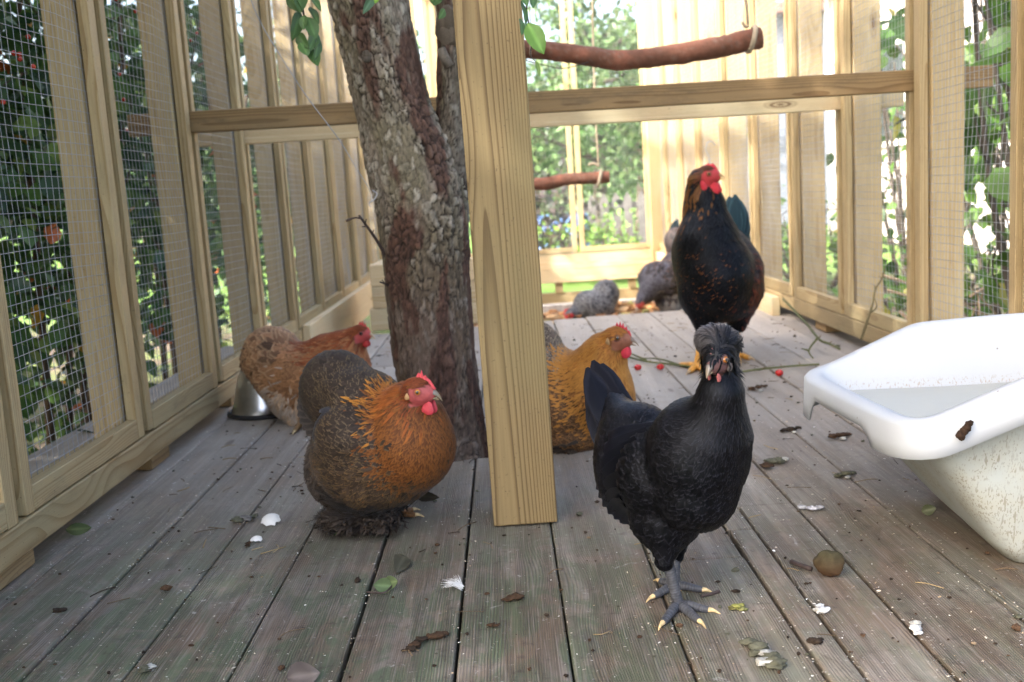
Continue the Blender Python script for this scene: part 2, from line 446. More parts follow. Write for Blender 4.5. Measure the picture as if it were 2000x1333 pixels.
# ================================================================== wire mesh and side walls
def wire_mat():
    q = M("galvanised_wire")
    nz = q.noise(q.n("TexCoord").outputs["Object"], 40.0, 2.0)
    c = q.mix(nz, (0.24, 0.25, 0.28), (0.42, 0.44, 0.48))
    return q.bsdf(c, 0.45, None, Metallic=0.35, spec=0.6)
WIRE = wire_mat()

def wire_sheet(name, o0, ud, vd, U, H, parent, pitch=0.0192, r=0.00054, bulge=0.012, seed=0):
    """welded wire sheet: origin o0, in-plane directions ud, vd, size U x H"""
    o0 = np.asarray(o0, float); ud = np.asarray(ud, float); vd = np.asarray(vd, float); nd = np.cross(ud, vd)
    b = Bag()
    def wob(u, v):
        env = np.clip(np.minimum(u, U - u) / 0.08, 0, 1)
        return (vnoise(u * 5 + seed * 3.1, v * 3.5 + seed) - 0.5) * 2 * bulge * env
    def pt(u, v):
        w_ = wob(u, v); vv = v + 0.006 * (vnoise(u * 4 + seed, v * 6 + 9) - .5); uu = u + 0.005 * (vnoise(u * 6 + 3, v * 4 + seed) - .5)
        return o0 + uu[:, None] * ud + vv[:, None] * vd + w_[:, None] * nd
    nseg = max(3, int(H / 0.075))
    for u in np.arange(0.004, U, pitch):
        v = np.linspace(0, H, nseg); b.add(*tube_geo(pt(np.full(nseg, u), v), r, 4, cap=False)[:2])
    ns = max(3, int(U / 0.06))
    for v in np.arange(0.004, H, pitch):
        u = np.linspace(0, U, ns); b.add(*tube_geo(pt(u, np.full(ns, v)) + nd * r * 1.5, r, 4, cap=False)[:2])
    return b.build(name, WIRE, parent)

LX, RX = -0.71, 0.97
LJ = [0.38, 0.895, 1.41, 1.925, 2.435, 2.935, 3.42, 3.915, 4.42, 4.93, 5.44, 5.95, 6.46]
RJ = [0.42, 0.92, 1.43, 1.925, 2.43, 2.945, 3.455, 4.0, 4.52, 5.09, 5.63, 6.12, 6.50]
TOP = 2.0
def side_wall(name, label, x, s, joints):
    """s = +1: inside lies towards +x (left wall); s = -1: right wall"""
    wl = empty(name, (x, 3.0, 0)); tag(wl, label, "wall", kind="thing")
    zb = 0.03
    y0, y1 = joints[0], joints[-1]
    # bottom plate lying flat on little blocks, in two lengths
    ym = joints[len(joints) // 2]
    for a, b in ((y0 - 0.1, ym), (ym + 0.002, y1)):
        beam("bottom_plate", (x - s * 0.055, a, zb + 0.0245), (x - s * 0.055, b, zb + 0.0245), 0.11, 0.049, PINE, wl)
    for y in (1.40, 2.02, 2.62, 3.2):
        beam("block", (x - s * 0.05, y - 0.055, 0.0145), (x - s * 0.05, y + 0.055, 0.0145), 0.075, 0.029, PINE_DIM, wl)
    for k, (a, b) in enumerate(zip(joints[:-1], joints[1:])):
        A, B = a + 0.014, b - 0.012
        z0, z1 = zb + 0.052, TOP
        xi = x - s * 0.010
        hgt = z1 - z0
        sh = wire_sheet("wire_mesh", (x - s * 0.0225, A + 0.004, z0 + 0.004), (0, 1, 0), (0, 0, 1), B - A - 0.008, hgt - 0.01, wl, seed=k + (0 if s > 0 else 20))
        def bt(p, q_, w_, h_, m_=PINE):
            o = beam("batten", p, q_, w_, h_, m_, sh, up=(s, 0, 0), bev=0.0015); return o
        j = random.uniform(-0.004, 0.004)
        bt((xi, A + 0.0125, z0 + j), (xi, A + 0.0125, z1), 0.025, 0.02)
        bt((xi, B - 0.016, z0 - j), (xi, B - 0.016, z1), 0.032, 0.02)
        bt((xi, A + 0.0255, z0 + 0.019), (xi, B - 0.0325, z0 + 0.019), 0.038, 0.02)
        # stud behind the joint, its narrow edge to the wall
        ys = b - 0.030
        dp = 0.056 if s > 0 else 0.076
        beam("stud", (x - s * (0.0245 + dp / 2), ys, zb + 0.05), (x - s * (0.0245 + dp / 2), ys, TOP), 0.045, dp, PINE_STUD, wl, up=(s, 0, 0))
    beam("top_plate", (x - s * 0.055, y0, TOP + 0.024), (x - s * 0.055, y1, TOP + 0.024), 0.11, 0.045, PINE, wl)
    return wl
lw = side_wall("left_wall", "left side wall of the run, wire mesh on a pine frame before the dark hedge", LX, 1, LJ)
rw = side_wall("right_wall", "right side wall of the run, wire mesh on pale pine studs behind the tub", RX, -1, RJ)
# skirting boards where the deck ends
o = beam("skirting_board", (LX + 0.0155, 3.46, 0.018), (LX + 0.0155, 6.4, 0.018), 0.028, 0.145, PINE_PALE)
tag(o, "wide pale board on edge along the foot of the left wall", "board")
o = beam("skirting_board", (RX - 0.0155, 3.62, -0.035), (RX - 0.0155, 6.4, -0.035), 0.028, 0.20, PINE_PALE)
tag(o, "wide pale board on edge along the foot of the right wall", "board")

# ------------------------------------------------------------------ back wall
BY = 6.5
bw = empty("back_wall", (0.1, BY, GZ)); tag(bw, "back wall of the run, mesh windows above broad pale boards", "wall", kind="thing")
for z, h in ((0.035, 0.10), (-0.058, 0.084)):
    beam("board", (LX, BY, z), (RX, BY, z), 0.03, h, PINE_PALE, bw)
beam("base_board", (LX, BY + 0.03, -0.215), (RX, BY + 0.03, -0.215), 0.03, 0.10, PINE, bw)
for x in (-0.6, -0.1, 0.33, 0.8):
    beam("block", (x, BY + 0.03, -0.165), (x, BY + 0.03, -0.1), 0.05, 0.05, PINE, bw, up=(0, 1, 0))
bs = [-0.70, -0.38, 0.03, 0.465, 0.94]
for k, (a, b) in enumerate(zip(bs[:-1], bs[1:])):
    sh = wire_sheet("wire_mesh", (a + 0.03, BY + 0.0, 0.09), (1, 0, 0), (0, 0, 1), b - a - 0.05, TOP - 0.1, bw, seed=50 + k)
    beam("batten", (a + 0.026, BY - 0.012, 0.088), (a + 0.026, BY - 0.012, TOP), 0.032, 0.02, PINE_STUD, sh, up=(0, -1, 0), bev=.0015)
    beam("batten", (b - 0.022, BY - 0.012, 0.088), (b - 0.022, BY - 0.012, TOP), 0.032, 0.02, PINE_STUD, sh, up=(0, -1, 0), bev=.0015)
    beam("batten", (a + 0.043, BY - 0.012, 0.104), (b - 0.039, BY - 0.012, 0.104), 0.032, 0.02, PINE_STUD, sh, up=(0, -1, 0), bev=.0015)
for x in (-0.52, -0.34):
    beam("board", (x, BY + 0.05, 0.1), (x, BY + 0.05, TOP), 0.11, 0.03, PINE_STUD, bw, up=(0, -1, 0))
beam("corner_post", (RX - 0.0, BY - 0.03, GZ), (RX - 0.0, BY - 0.03, TOP), 0.09, 0.09, PINE_STUD, bw, up=(0, -1, 0))
beam("top_plate", (LX, BY, TOP + 0.024), (RX, BY, TOP + 0.024), 0.09, 0.045, PINE, bw)
# low concrete kerb at the back
o = beam("kerb_stone", (-0.3, 6.28, GZ + 0.02), (0.95, 6.34, GZ + 0.02), 0.1, 0.09, plain("concrete", (0.42, 0.40, 0.38), 0.9, 0.3, 50, 0.6))
tag(o, "low grey concrete edging at the foot of the back wall", "kerb")

# ================================================================== cross rails, post
o = beam("cross_rail", (-0.862, 2.452, 0.706), (1.167, 2.452, 0.694), 0.026, 0.050, PINE_DIM)
tag(o, "brown cross rail spanning the run, its end poking out past the right stud", "rail")
o = beam("cross_rail", (-0.86, 2.955, 0.701), (1.154, 2.955, 0.690), 0.026, 0.047, PINE_PALE)
tag(o, "paler cross rail just behind and below the brown one", "rail")
pb, pt_ = P(1027, 1027, 1.53), P(951, 0, 1.53)
pt_ = pb + (pt_ - pb) * 2.2
pb[2] = 0.0015
o = beam("timber_post", pb, pt_, 0.0965, 0.0965, PINE_POST, up=(0, -1, 0), bev=0.0025)
tag(o, "square pine post with bold grain standing in the middle of the deck", "post")
# screw near the post's foot
def screw(p, nrm, parent):
    p = np.asarray(p); nrm = np.asarray(nrm, float)
    b = Bag(); b.tube([p - nrm * .002, p + nrm * .0012], .0028, 8)
    return b.build("screw", WIRE, parent, smooth=False)
# stacked sleepers of a planting box at the far left
st = empty("sleeper_box", (-0.35, 3.95, 0.0)); tag(st, "stack of three pale sleepers at the far end, left of the tree", "box")
for k, z in enumerate((0.042, 0.127, 0.212)):
    beam("sleeper", (-0.535 + 0.008 * (k == 1) + .006 * k, 3.93, z), (-0.02, 3.96, z), 0.075, 0.083, PINE_PALE, st)
    beam("sleeper", (-0.5 + .006 * k, 3.971, z), (-0.5 + .006 * k, 4.6, z), 0.06, 0.081, PINE_PALE, st)

# ================================================================== leaves
LEAF = vcol("leaf", rough=0.45, spec=0.4, scale=60, var=0.18, bstr=0.1, trans=0.28)
def leaves_geo(base, t, n, L, W, curl=0.25, fold=0.25):
    """many leaves at once: base points, directions, normals -> verts, quads, tris"""
    base = np.asarray(base, float); N_ = len(base)
    t = t / np.linalg.norm(t, axis=1)[:, None]
    n = n - t * (n * t).sum(1)[:, None]; n = n / (np.linalg.norm(n, axis=1)[:, None] + 1e-9)
    b = np.cross(n, t)
    L = np.broadcast_to(L, (N_,))[:, None]; W = np.broadcast_to(W, (N_,))[:, None]
    rows = []
    def c(s): return base + t * L * s - n * (L * curl * s * s)
    V = np.zeros((N_, 8, 3))
    V[:, 0] = c(0.0)
    for k, (s, w_) in enumerate(((0.30, 0.46), (0.66, 0.40))):
        mid = c(s); e = W * w_
        V[:, 1 + 3 * k] = mid - b * e + n * (e * fold); V[:, 2 + 3 * k] = mid; V[:, 3 + 3 * k] = mid + b * e + n * (e * fold)
    V[:, 7] = c(1.0)
    o = np.arange(N_)[:, None] * 8
    Q = np.concatenate([o + [1, 2, 5, 4], o + [2, 3, 6, 5]])
    T = np.concatenate([o + [0, 2, 1], o + [0, 3, 2], o + [4, 5, 7], o + [5, 6, 7]])
    return V.reshape(-1, 3), Q, T
def rnd_dirs(n, up=0.0):
    d = RNG.normal(size=(n, 3)); d[:, 2] += up
    return d / np.linalg.norm(d, axis=1)[:, None]
def pick(n, palette, jitter=0.2):
    cols = np.array([p[1] for p in palette]); w_ = np.array([p[0] for p in palette], float); w_ /= w_.sum()
    c = cols[RNG.choice(len(cols), n, p=w_)]
    return np.clip(c * (1 + jitter * RNG.normal(size=(n, 1))), 0.004, 1)
BARKS = vcol("stem_bark", rough=0.85, spec=0.2, scale=80, var=0.3, bstr=0.6)
def shrub(name, label, group, centre, rad, nleaf, size, palette, stems=6, stemcol=(0.09, 0.065, 0.05), cat="shrub", clump=True, drop=0.3, up=0.0, tall=None):
    """a shrub of real leaves gathered on twigs round several stems"""
    centre = np.asarray(centre, float); rad = np.asarray(rad, float)
    r = empty(name, (centre[0], centre[1], GZ)); tag(r, label, cat, group)
    sb = Bag(); tips = []
    for k in range(stems):
        a = 2 * math.pi * k / stems + RNG.uniform(-.5, .5)
        p0 = np.array([centre[0] + 0.25 * rad[0] * math.cos(a), centre[1] + 0.35 * rad[1] * math.sin(a), GZ])
        p2 = centre + rad * np.array([0.75 * math.cos(a), 0.75 * math.sin(a), 0.55 + 0.4 * RNG.random()])
        p1 = (p0 + p2) / 2 + RNG.normal(size=3) * 0.10 * rad
        pts = spline([p0, p1, p2], 14); sb.tube(pts, np.linspace(0.014, 0.004, 14), 6, stemcol)
        for j in range(5, 14, 2):
            e = pts[j] + RNG.normal(size=3) * rad * 0.32; sb.tube(spline([pts[j], (pts[j] + e) / 2 + RNG.normal(size=3) * .02, e], 6), np.linspace(.005, .0018, 6), 5, stemcol)
            tips.append(e)
    sb.build("stem", BARKS, r)
    # clump centres fill the crown's volume, with gaps between
    nc = max(12, nleaf // 34)
    d = rnd_dirs(nc); cc = centre + d * rad * (RNG.random((nc, 1)) ** 0.42)
    cc = np.vstack([cc, np.array(tips)]) if tips else cc
    pickc = RNG.choice(len(cc), nleaf)
    base = cc[pickc] + RNG.normal(size=(nleaf, 3)) * np.array([1, 1, 1]) * min(rad) * (0.20 if clump else 0.4)
    base[:, 2] = np.maximum(base[:, 2], GZ + 0.03)
    if centre[0] < -1 and centre[1] < 8: base[:, 0] = np.minimum(base[:, 0], -0.90 - 0.12 * RNG.random(nleaf))
    if 1 < centre[0] < 3 and centre[1] < 8: base[:, 0] = np.maximum(base[:, 0], 1.18 + 0.1 * RNG.random(nleaf))
    t = rnd_dirs(nleaf); t[:, 2] -= drop
    nn = rnd_dirs(nleaf); nn[:, 2] = np.abs(nn[:, 2]) + 0.6
    L = size * RNG.uniform(0.55, 1.25, nleaf); W = L * RNG.uniform(0.55, 0.85, nleaf)
    V, Q, T = leaves_geo(base, t, nn, L, W, 0.25, 0.2)
    col = np.repeat(pick(nleaf, palette), 8, axis=0)
    o = build("foliage", V, [Q, T], LEAF, r, colors={"col": col}, smooth=False); o["kind"] = "stuff"
    return r

G1, G2, G3, G4 = (0.050, 0.115, 0.034), (0.080, 0.165, 0.045), (0.034, 0.080, 0.036), (0.15, 0.23, 0.06)
HEDGE = [(5, G1), (4, G2), (4, G3), (1.0, G4), (0.22, (0.45, 0.25, 0.03)), (0.16, (0.45, 0.12, 0.03)), (0.05, (0.30, 0.03, 0.02))]
# left hedge: shrubs shoulder to shoulder, right outside the mesh
hl = ["dark hedge shrub outside the nearest left mesh panel", "dark hedge shrub with orange leaves outside the second left panel",
      "hedge shrub behind the left wall beside the brown rail's end", "hedge shrub behind the far half of the left wall",
      "hedge shrub by the far left corner of the run", "last hedge shrub beyond the far left corner"]
for k, (y, lab) in enumerate(zip((1.35, 2.35, 3.35, 4.4, 5.5, 6.7), hl)):
    hh = (2.75, 2.65, 2.5, 2.2, 1.9, 1.7)[k]
    shrub("hedge_shrub", lab, "hedge shrubs along the left wall", (-1.62, y, GZ + hh / 2), (0.60, 0.66, hh / 2), (6500, 6000, 5000, 3200, 2400, 2000)[k], 0.068, HEDGE, stems=7)
shrub("hedge_shrub", "hedge shrub just outside the frame at the left", "hedge shrubs along the left wall", (-1.6, 0.2, GZ + 1.5), (0.58, 0.75, 1.5), 3600, 0.07, HEDGE, stems=5)
# a darker, taller row of trees behind the hedge, added to block the sun
for k, y in enumerate((-0.6, 1.5, 3.5)):
    shrub("screen_tree", ("dark evergreen added out of view behind the near hedge to shade the deck", "dark evergreen added out of view behind the middle of the hedge to shade the deck", "dark evergreen behind the far hedge")[k],
          "evergreens behind the hedge", (-2.75, y, GZ + (2.2, 1.9, 1.5)[k]), (0.7, 1.2, (2.2, 1.9, 1.5)[k]), 6000, 0.10, [(1, G3), (1, (0.02, 0.045, 0.02))], stems=4, cat="tree")
# red berries in the hedge
bb = Bag()
BERRY = plain("berry_skin", (0.40, 0.03, 0.015), 0.25, 0.25, 40, 0.05, spec=0.6)
for c0 in [P(255, 10, 2.6), P(232, 160, 2.4), P(505, 400, 4.0), P(35, 105, 1.9), P(10, 190, 1.75), P(370, 60, 3.1), P(25, 120, 1.8)]:
    for j in range(3):
        bb.add(*sphere_geo(c0 + RNG.normal(size=3) * 0.022, 0.0048))
o = bb.build("hedge_berries", BERRY); tag(o, "small red berries scattered in the left hedge", "berries", kind="stuff")

# right side: thin shrubs with large leaves and bare stems before the pale house
HAZEL = [(4, (0.10, 0.20, 0.035)), (3, (0.06, 0.13, 0.03)), (2, (0.15, 0.26, 0.05)), (1.2, (0.04, 0.085, 0.03)), (0.3, (0.32, 0.30, 0.06))]
rl = ["large-leaved shrub outside the mesh behind the tub", "large-leaved shrub behind the right wall beside the poking rail end", "thin leafy shrub behind the right wall right of the tall hen",
      "low leafy shrub outside the right wall's middle", "small bush outside the far right corner"]
for k, (x, y, z, rx, ry, rz, nl, sz) in enumerate(((1.70, 3.0, 0.62, 0.40, 0.50, 0.85, 300, 0.125), (2.15, 4.1, 0.55, 0.45, 0.55, 0.85, 300, 0.115), (2.3, 5.6, 0.6, 0.35, 0.6, 0.8, 180, 0.10),
                                             (1.75, 4.3, -0.02, 0.35, 0.6, 0.3, 420, 0.06), (2.1, 7.0, 0.0, 0.5, 0.7, 0.35, 420, 0.07))):
    shrub("hazel_shrub", rl[k], "shrubs along the right wall", (x, y, z), (rx, ry, rz), nl, sz, HAZEL, stems=9, stemcol=(0.10, 0.085, 0.07), drop=0.5)
# cut sticks piled outside the right wall
pb_ = Bag()
for k in range(46):
    c = np.array([RNG.uniform(1.35, 2.1), RNG.uniform(2.75, 3.9), GZ + 0.03 + RNG.random() * 0.30]); d = rnd_dirs(1)[0] * np.array([1, 1, 0.45]); Ls = RNG.uniform(0.12, 0.42)
    pts = spline([c - d * Ls, c + RNG.normal(size=3) * 0.02, c + d * Ls], 8); pts[:, 2] = np.maximum(pts[:, 2], GZ + .01)
    pb_.tube(pts, np.linspace(0.009, 0.004, 8) * RNG.uniform(.5, 1.1), 6, pick(1, [(1, (0.42, 0.32, 0.2)), (1, (0.28, 0.2, 0.13)), (1, (0.18, 0.14, 0.1))])[0])
o = pb_.build("brushwood_pile", BARKS); tag(o, "heap of pale cut sticks outside the right wall behind the tub", "brushwood", kind="thing")

# ================================================================== house, trees and fence beyond
hs = empty("house", (5.2, 11, GZ)); tag(hs, "pale pinkish house beyond the right wall of the run", "house")
HW = plain("pale_render", (0.50, 0.45, 0.46), 0.85, 0.05, 8, 0.3)
ROOF = plain("roof_tile", (0.25, 0.12, 0.09), 0.8, 0.3, 6, 0.5)
GREYB = plain("grey_blue_paint", (0.22, 0.25, 0.32), 0.6, 0.08, 10, 0.2)
TRIM = plain("white_trim", (0.6, 0.6, 0.6), 0.5, 0.04, 10, 0.1)
def boxo(name, lo, hi, mat, parent, bev=0.004):
    lo = np.asarray(lo, float); hi = np.asarray(hi, float)
    c = (lo + hi) / 2
    return beam(name, (lo[0], c[1], c[2]), (hi[0], c[1], c[2]), hi[1] - lo[1], hi[2] - lo[2], mat, parent, bev=bev)
for k in range(17):      # weatherboards of the long wall
    boxo("weatherboard", (4.0 - 0.006 * (k % 2), 5.5, GZ + 0.17 * k), (4.2, 12.4, GZ + 0.17 * k + 0.168), HW, hs, 0.008)
boxo("wall", (4.2, 5.6, GZ), (8.0, 12.3, 2.6), HW, hs)
boxo("corner_board", (3.965, 12.405, GZ), (4.15, 12.52, 2.6), TRIM, hs)
boxo("roof", (3.6, 5.2, 2.62), (8.3, 12.7, 2.80), ROOF, hs)
for y in (7.4, 10.0):
    wn = boxo("window", (3.95, y, 0.7), (3.992, y + 1.0, 1.75), TRIM, hs); boxo("pane", (3.935, y + 0.08, 0.78), (3.948, y + 0.92, 1.67), plain("window_glass", (0.05, 0.06, 0.07), 0.08, 0.1, 5, 0.0, spec=0.8), wn)
sh_ = empty("shed", (4.4, 15.5, GZ)); tag(sh_, "grey blue shed with white corner seen between the far right studs", "shed")
for k in range(16):
    boxo("board", (3.0 + 0.13 * k, 15.0 - 0.01 * (k % 2), GZ), (3.0 + 0.13 * k + 0.126, 15.1, 2.7), GREYB, sh_, 0.006)
boxo("wall", (3.02, 15.1, GZ), (5.0, 17.5, 2.65), GREYB, sh_)
boxo("corner_board", (2.90, 14.96, GZ), (2.998, 15.12, 2.7), TRIM, sh_)
boxo("roof", (2.7, 14.7, 2.72), (5.3, 17.8, 2.86), ROOF, sh_)

# picket fence behind the back wall
pf = empty("picket_fence", (1.5, 9.6, GZ)); tag(pf, "weathered grey picket fence beyond the back wall", "fence")
FGREY = plain("weathered_pickets", (0.13, 0.125, 0.125), 0.85, 0.25, 30, 0.4)
pk = bpy.data.meshes.new("picket")
pk.from_pydata([(-.035, -.01, 0), (.035, -.01, 0), (.035, -.01, .66), (0, -.01, .72), (-.035, -.01, .66), (-.035, .01, 0), (.035, .01, 0), (.035, .01, .66), (0, .01, .72), (-.035, .01, .66)], [],
               [(0, 1, 2, 3, 4), (9, 8, 7, 6, 5), (0, 5, 6, 1), (1, 6, 7, 2), (2, 7, 8, 3), (3, 8, 9, 4), (4, 9, 5, 0)])
pk.materials.append(FGREY)
for k in range(15):
    o = bpy.data.objects.new("picket", pk); o.location = (0.72 + 0.115 * k, 9.6 + random.uniform(-.01, .01), GZ - 0.02); o.rotation_euler.y = random.uniform(-.02, .02); COL.objects.link(o); o.parent = pf; o.matrix_parent_inverse = pf.matrix_world.inverted()
for z in (0.0, 0.30): beam("fence_rail", (0.68, 9.632, z), (2.4, 9.632, z), 0.04, 0.06, FGREY, pf)
# blue tarpaulin over a heap behind the fence
n = 24; gx, gy = np.meshgrid(np.linspace(-1, 1, n), np.linspace(-1, 1, n)); hz = 0.55 * np.clip(1.15 - (gx ** 4 + gy ** 4), 0, 1) ** 0.6 + 0.09 * (fbm(gx * 3 + 5, gy * 3) - .5)
V = np.stack([0.55 + gx * 0.45, 10.2 + gy * 0.5, GZ - 0.05 + hz], -1).reshape(-1, 3); i = np.arange(n - 1)[:, None] * n + np.arange(n - 1)[None]
o = build("tarpaulin", V, [np.stack([i, i + 1, i + n + 1, i + n], -1).reshape(-1, 4)], plain("blue_tarp", (0.08, 0.16, 0.36), 0.4, 0.15, 6, 0.3)); tag(o, "blue tarpaulin heap behind the picket fence", "tarpaulin")

FARL = [(3, (0.07, 0.145, 0.045)), (3, (0.11, 0.19, 0.07)), (2, (0.05, 0.10, 0.035)), (1, (0.17, 0.24, 0.10))]
def tree(name, label, base, h, rad, nleaf, size, palette, trunk=0.10, lean=0.0):
    base = np.asarray(base, float)
    r = empty(name, base); tag(r, label, "tree", "garden trees beyond the back wall")
    b = Bag(); top = base + np.array([lean, 0, h * 0.8]); pts = spline([base, base + (top - base) * .5 + [0.08, 0, 0], top], 12)
    b.tube(pts, np.linspace(trunk, trunk * .25, 12), 8, (0.10, 0.085, 0.07)); tips = []
    for k in range(4, 12):
        for j in range(2):
            e = pts[k] + np.array([RNG.normal() * rad * .7, RNG.normal() * rad * .7, RNG.uniform(0.1, 0.5) * rad]); b.tube(spline([pts[k], (pts[k] + e) / 2 + RNG.normal(size=3) * .05, e], 7), np.linspace(trunk * .3, .008, 7), 5, (0.10, 0.085, 0.07)); tips.append(e)
    b.build("trunk", BARKS, r)
    cc = np.vstack([np.array(tips), base + [lean * .7, 0, h * .62] + rnd_dirs(60) * np.array([rad, rad, h * .42]) * RNG.random((60, 1)) ** .4])
    pos = cc[RNG.choice(len(cc), nleaf)] + RNG.normal(size=(nleaf, 3)) * rad * .16
    t = rnd_dirs(nleaf); t[:, 2] -= .3; nn = rnd_dirs(nleaf, .6); L = size * RNG.uniform(.6, 1.2, nleaf)
    V, Q, T = leaves_geo(pos, t, nn, L, L * .6)
    o = build("crown", V, [Q, T], LEAF, r, colors={"col": np.repeat(pick(nleaf, palette), 8, axis=0)}, smooth=False); o["kind"] = "stuff"
tree("garden_tree", "pale green tree behind the picket fence, right of the post", (1.05, 11.6, GZ), 2.9, 0.95, 3600, 0.10, FARL)
tree("garden_tree", "small tree far behind, between the post and the double batten", (0.35, 13.5, GZ), 2.5, 1.0, 2600, 0.11, FARL)
tree("garden_tree", "round tree in the distance behind the left of the back wall", (-1.9, 13.0, GZ), 3.0, 1.1, 3000, 0.11, FARL)
tree("garden_tree", "tree far off beyond the right corner post", (2.2, 16.5, GZ), 3.4, 1.2, 2600, 0.13, FARL)
shrub("garden_bush", "bright green bush at the foot of the picket fence", None, (0.75, 8.6, GZ + 0.22), (0.40, 0.3, 0.26), 700, 0.06, [(1, (0.22, 0.36, 0.07)), (1, (0.14, 0.26, 0.05))], cat="bush")
nd_ = 9000; pos = np.stack([RNG.uniform(-9, 13, nd_), 21 + RNG.normal(size=nd_) * .6, np.zeros(nd_)], 1); pos[:, 2] = GZ + RNG.random(nd_) * (1.3 + 1.1 * vnoise(pos[:, 0] * .9, 3.0)); L = .2 * RNG.uniform(.6, 1.2, nd_)
V, Q, T = leaves_geo(pos, rnd_dirs(nd_), rnd_dirs(nd_, .6), L, L * .6)
o = build("distant_hedge", V, [Q, T], LEAF, colors={"col": np.repeat(pick(nd_, FARL), 8, axis=0)}, smooth=False); tag(o, "far-off hedge along the garden's end", "hedge", kind="stuff")

# ================================================================== apple tree in the run
def bark(name, ctrl, nz, nt_, parent, crack=0.0060, plate=0.0115, seed=0, ellip=1.0):
    """limb whose plates and cracks are real relief; ctrl rows x, y, z, r"""
    c = spline(ctrl, nz); pts, r = c[:, :3], c[:, 3]
    t, N, B = frames(pts)
    s = np.concatenate([[0], np.cumsum(np.linalg.norm(np.diff(pts, axis=0), axis=1))])
    a = np.linspace(0, 2 * np.pi, nt_, endpoint=False)
    A, S = np.meshgrid(a, s); Rr = np.repeat(r[:, None], nt_, 1)
    circ = 2 * np.pi * r.mean(); ncell = max(6, round(circ / plate)); cu = A / (2 * np.pi) * ncell; cv = S / (plate * 1.9)
    wx = (fbm(np.cos(A) * 4 + seed, np.sin(A) * 4, S * 24) - .5) * 2.4; wy = (fbm(np.cos(A) * 4 + 9, np.sin(A) * 4 + seed, S * 24) - .5) * 2.4
    cu2, cv2 = cu + wx, cv + wy
    iu, iv = np.floor(cu2), np.floor(cv2); f1 = np.full(A.shape, 9.0); f2 = f1.copy(); idc = np.zeros(A.shape)
    for du in (-1, 0, 1):
        for dv in (-1, 0, 1):
            ku = np.mod(iu + du, ncell); kv = iv + dv
            px = iu + du + .5 + .85 * (hash01(ku, kv, seed) - .5); py = kv + .5 + .85 * (hash01(ku, kv, seed + 7) - .5)
            d = np.hypot(cu2 - px, cv2 - py); new = d < f1
            f2 = np.where(new, f1, np.minimum(f2, d)); idc = np.where(new, hash01(ku, kv, seed + 3), idc); f1 = np.where(new, d, f1)
    edge = np.clip((f2 - f1) / 0.24, 0, 1); edge = edge * edge * (3 - 2 * edge)
    crk = np.clip(np.abs(fbm(np.cos(A) * 7 + 31, np.sin(A) * 7 + seed, S * 26, 4) - .47) / .035, 0, 1); crk = np.where(hash01(np.floor(S * 9), np.floor(A * 2)) > 2, 1, crk)
    edge = np.minimum(edge * (.45 + .55 * (idc > .25)) + .35 * (idc <= .25), .25 + .75 * crk)
    big = fbm(np.cos(A) * 1.3 + 3, np.sin(A) * 1.3 + seed, S * 6)
    fine = fbm(np.cos(A) * 22, np.sin(A) * 22, S * 110, 3)
    peel = np.clip((big - 0.40) / 0.12, 0, 1)             # where plates are still on
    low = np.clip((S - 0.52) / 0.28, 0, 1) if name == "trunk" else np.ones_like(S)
    amt = (0.45 + 0.55 * peel) * (0.62 + 0.38 * low)
    disp = crack * (edge * (0.5 + 0.8 * idc) - 0.6) * amt + 0.0035 * (fine - .5) + 0.012 * (big - .5)
    rr = Rr + disp
    V = pts[:, None] + rr[..., None] * (np.cos(A)[..., None] * N[:, None] + np.sin(A)[..., None] * B[:, None] * ellip)
    col = np.zeros(A.shape + (3,))
    grey, olive, red, dark, pale = map(np.array, ((0.30, 0.255, 0.205), (0.235, 0.205, 0.14), (0.125, 0.058, 0.042), (0.03, 0.022, 0.018), (0.44, 0.41, 0.345)))
    z1 = fbm(np.cos(A) * 1.2 + 11, np.sin(A) * 1.2, S * 4.5 + seed); z2 = fbm(np.cos(A) * 1.8 + 21, np.sin(A) * 1.8, S * 7)
    col[:] = grey; col += (olive - col) * np.clip((z1 - .42) / .14, 0, 1)[..., None]
    col += (pale - col) * (np.clip((idc - .6) / .3, 0, 1) * edge * 0.8)[..., None]
    red_amt = np.clip((z2 - .53) / .06, 0, 1) * 0.85 + (1 - low) * 0.55 * np.clip(.4 + 1.6 * z1, 0, 1)
    col += (red - col) * np.clip(red_amt, 0, 0.9)[..., None]
    col += (dark - col) * ((1 - edge) * 1.0 * np.clip(amt * 1.25, 0, 1))[..., None]
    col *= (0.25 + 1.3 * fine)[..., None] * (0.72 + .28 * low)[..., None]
    Vf = V.reshape(-1, 3); i = np.arange(nz - 1)[:, None] * nt_; j = np.arange(nt_)[None]
    Q = np.stack([i + j, i + (j + 1) % nt_, i + nt_ + (j + 1) % nt_, i + nt_ + j], -1).reshape(-1, 4)
    if name == 'limb': col = col * .55
    return build(name, Vf, [Q], BARK, parent, colors={"col": np.clip(col, .004, 1).reshape(-1, 3)})
BARK = vcol("apple_bark", rough=0.85, spec=0.25, scale=320, var=0.35, bstr=0.7)
at = empty("apple_tree", (-0.14, 1.96, GZ)); tag(at, "old apple tree with flaking bark growing through the deck", "tree")
TY = 1.965
bark("trunk", [(-0.120, TY, GZ, .100), (-0.135, TY, -0.06, .092), (-0.143, TY, 0.04, .080), (-0.150, TY, 0.20, .0795), (-0.154, TY, 0.36, .083), (-0.153, TY, 0.48, .087), (-0.168, TY, 0.57, .084), (-0.190, TY, 0.66, .0715),
               (-0.206, TY, 0.76, .0705), (-0.224, TY, 0.87, .070), (-0.262, TY, 1.08, .066), (-0.31, TY + .03, 1.4, .058), (-0.36, TY + .08, 1.75, .050)], 420, 190, at)
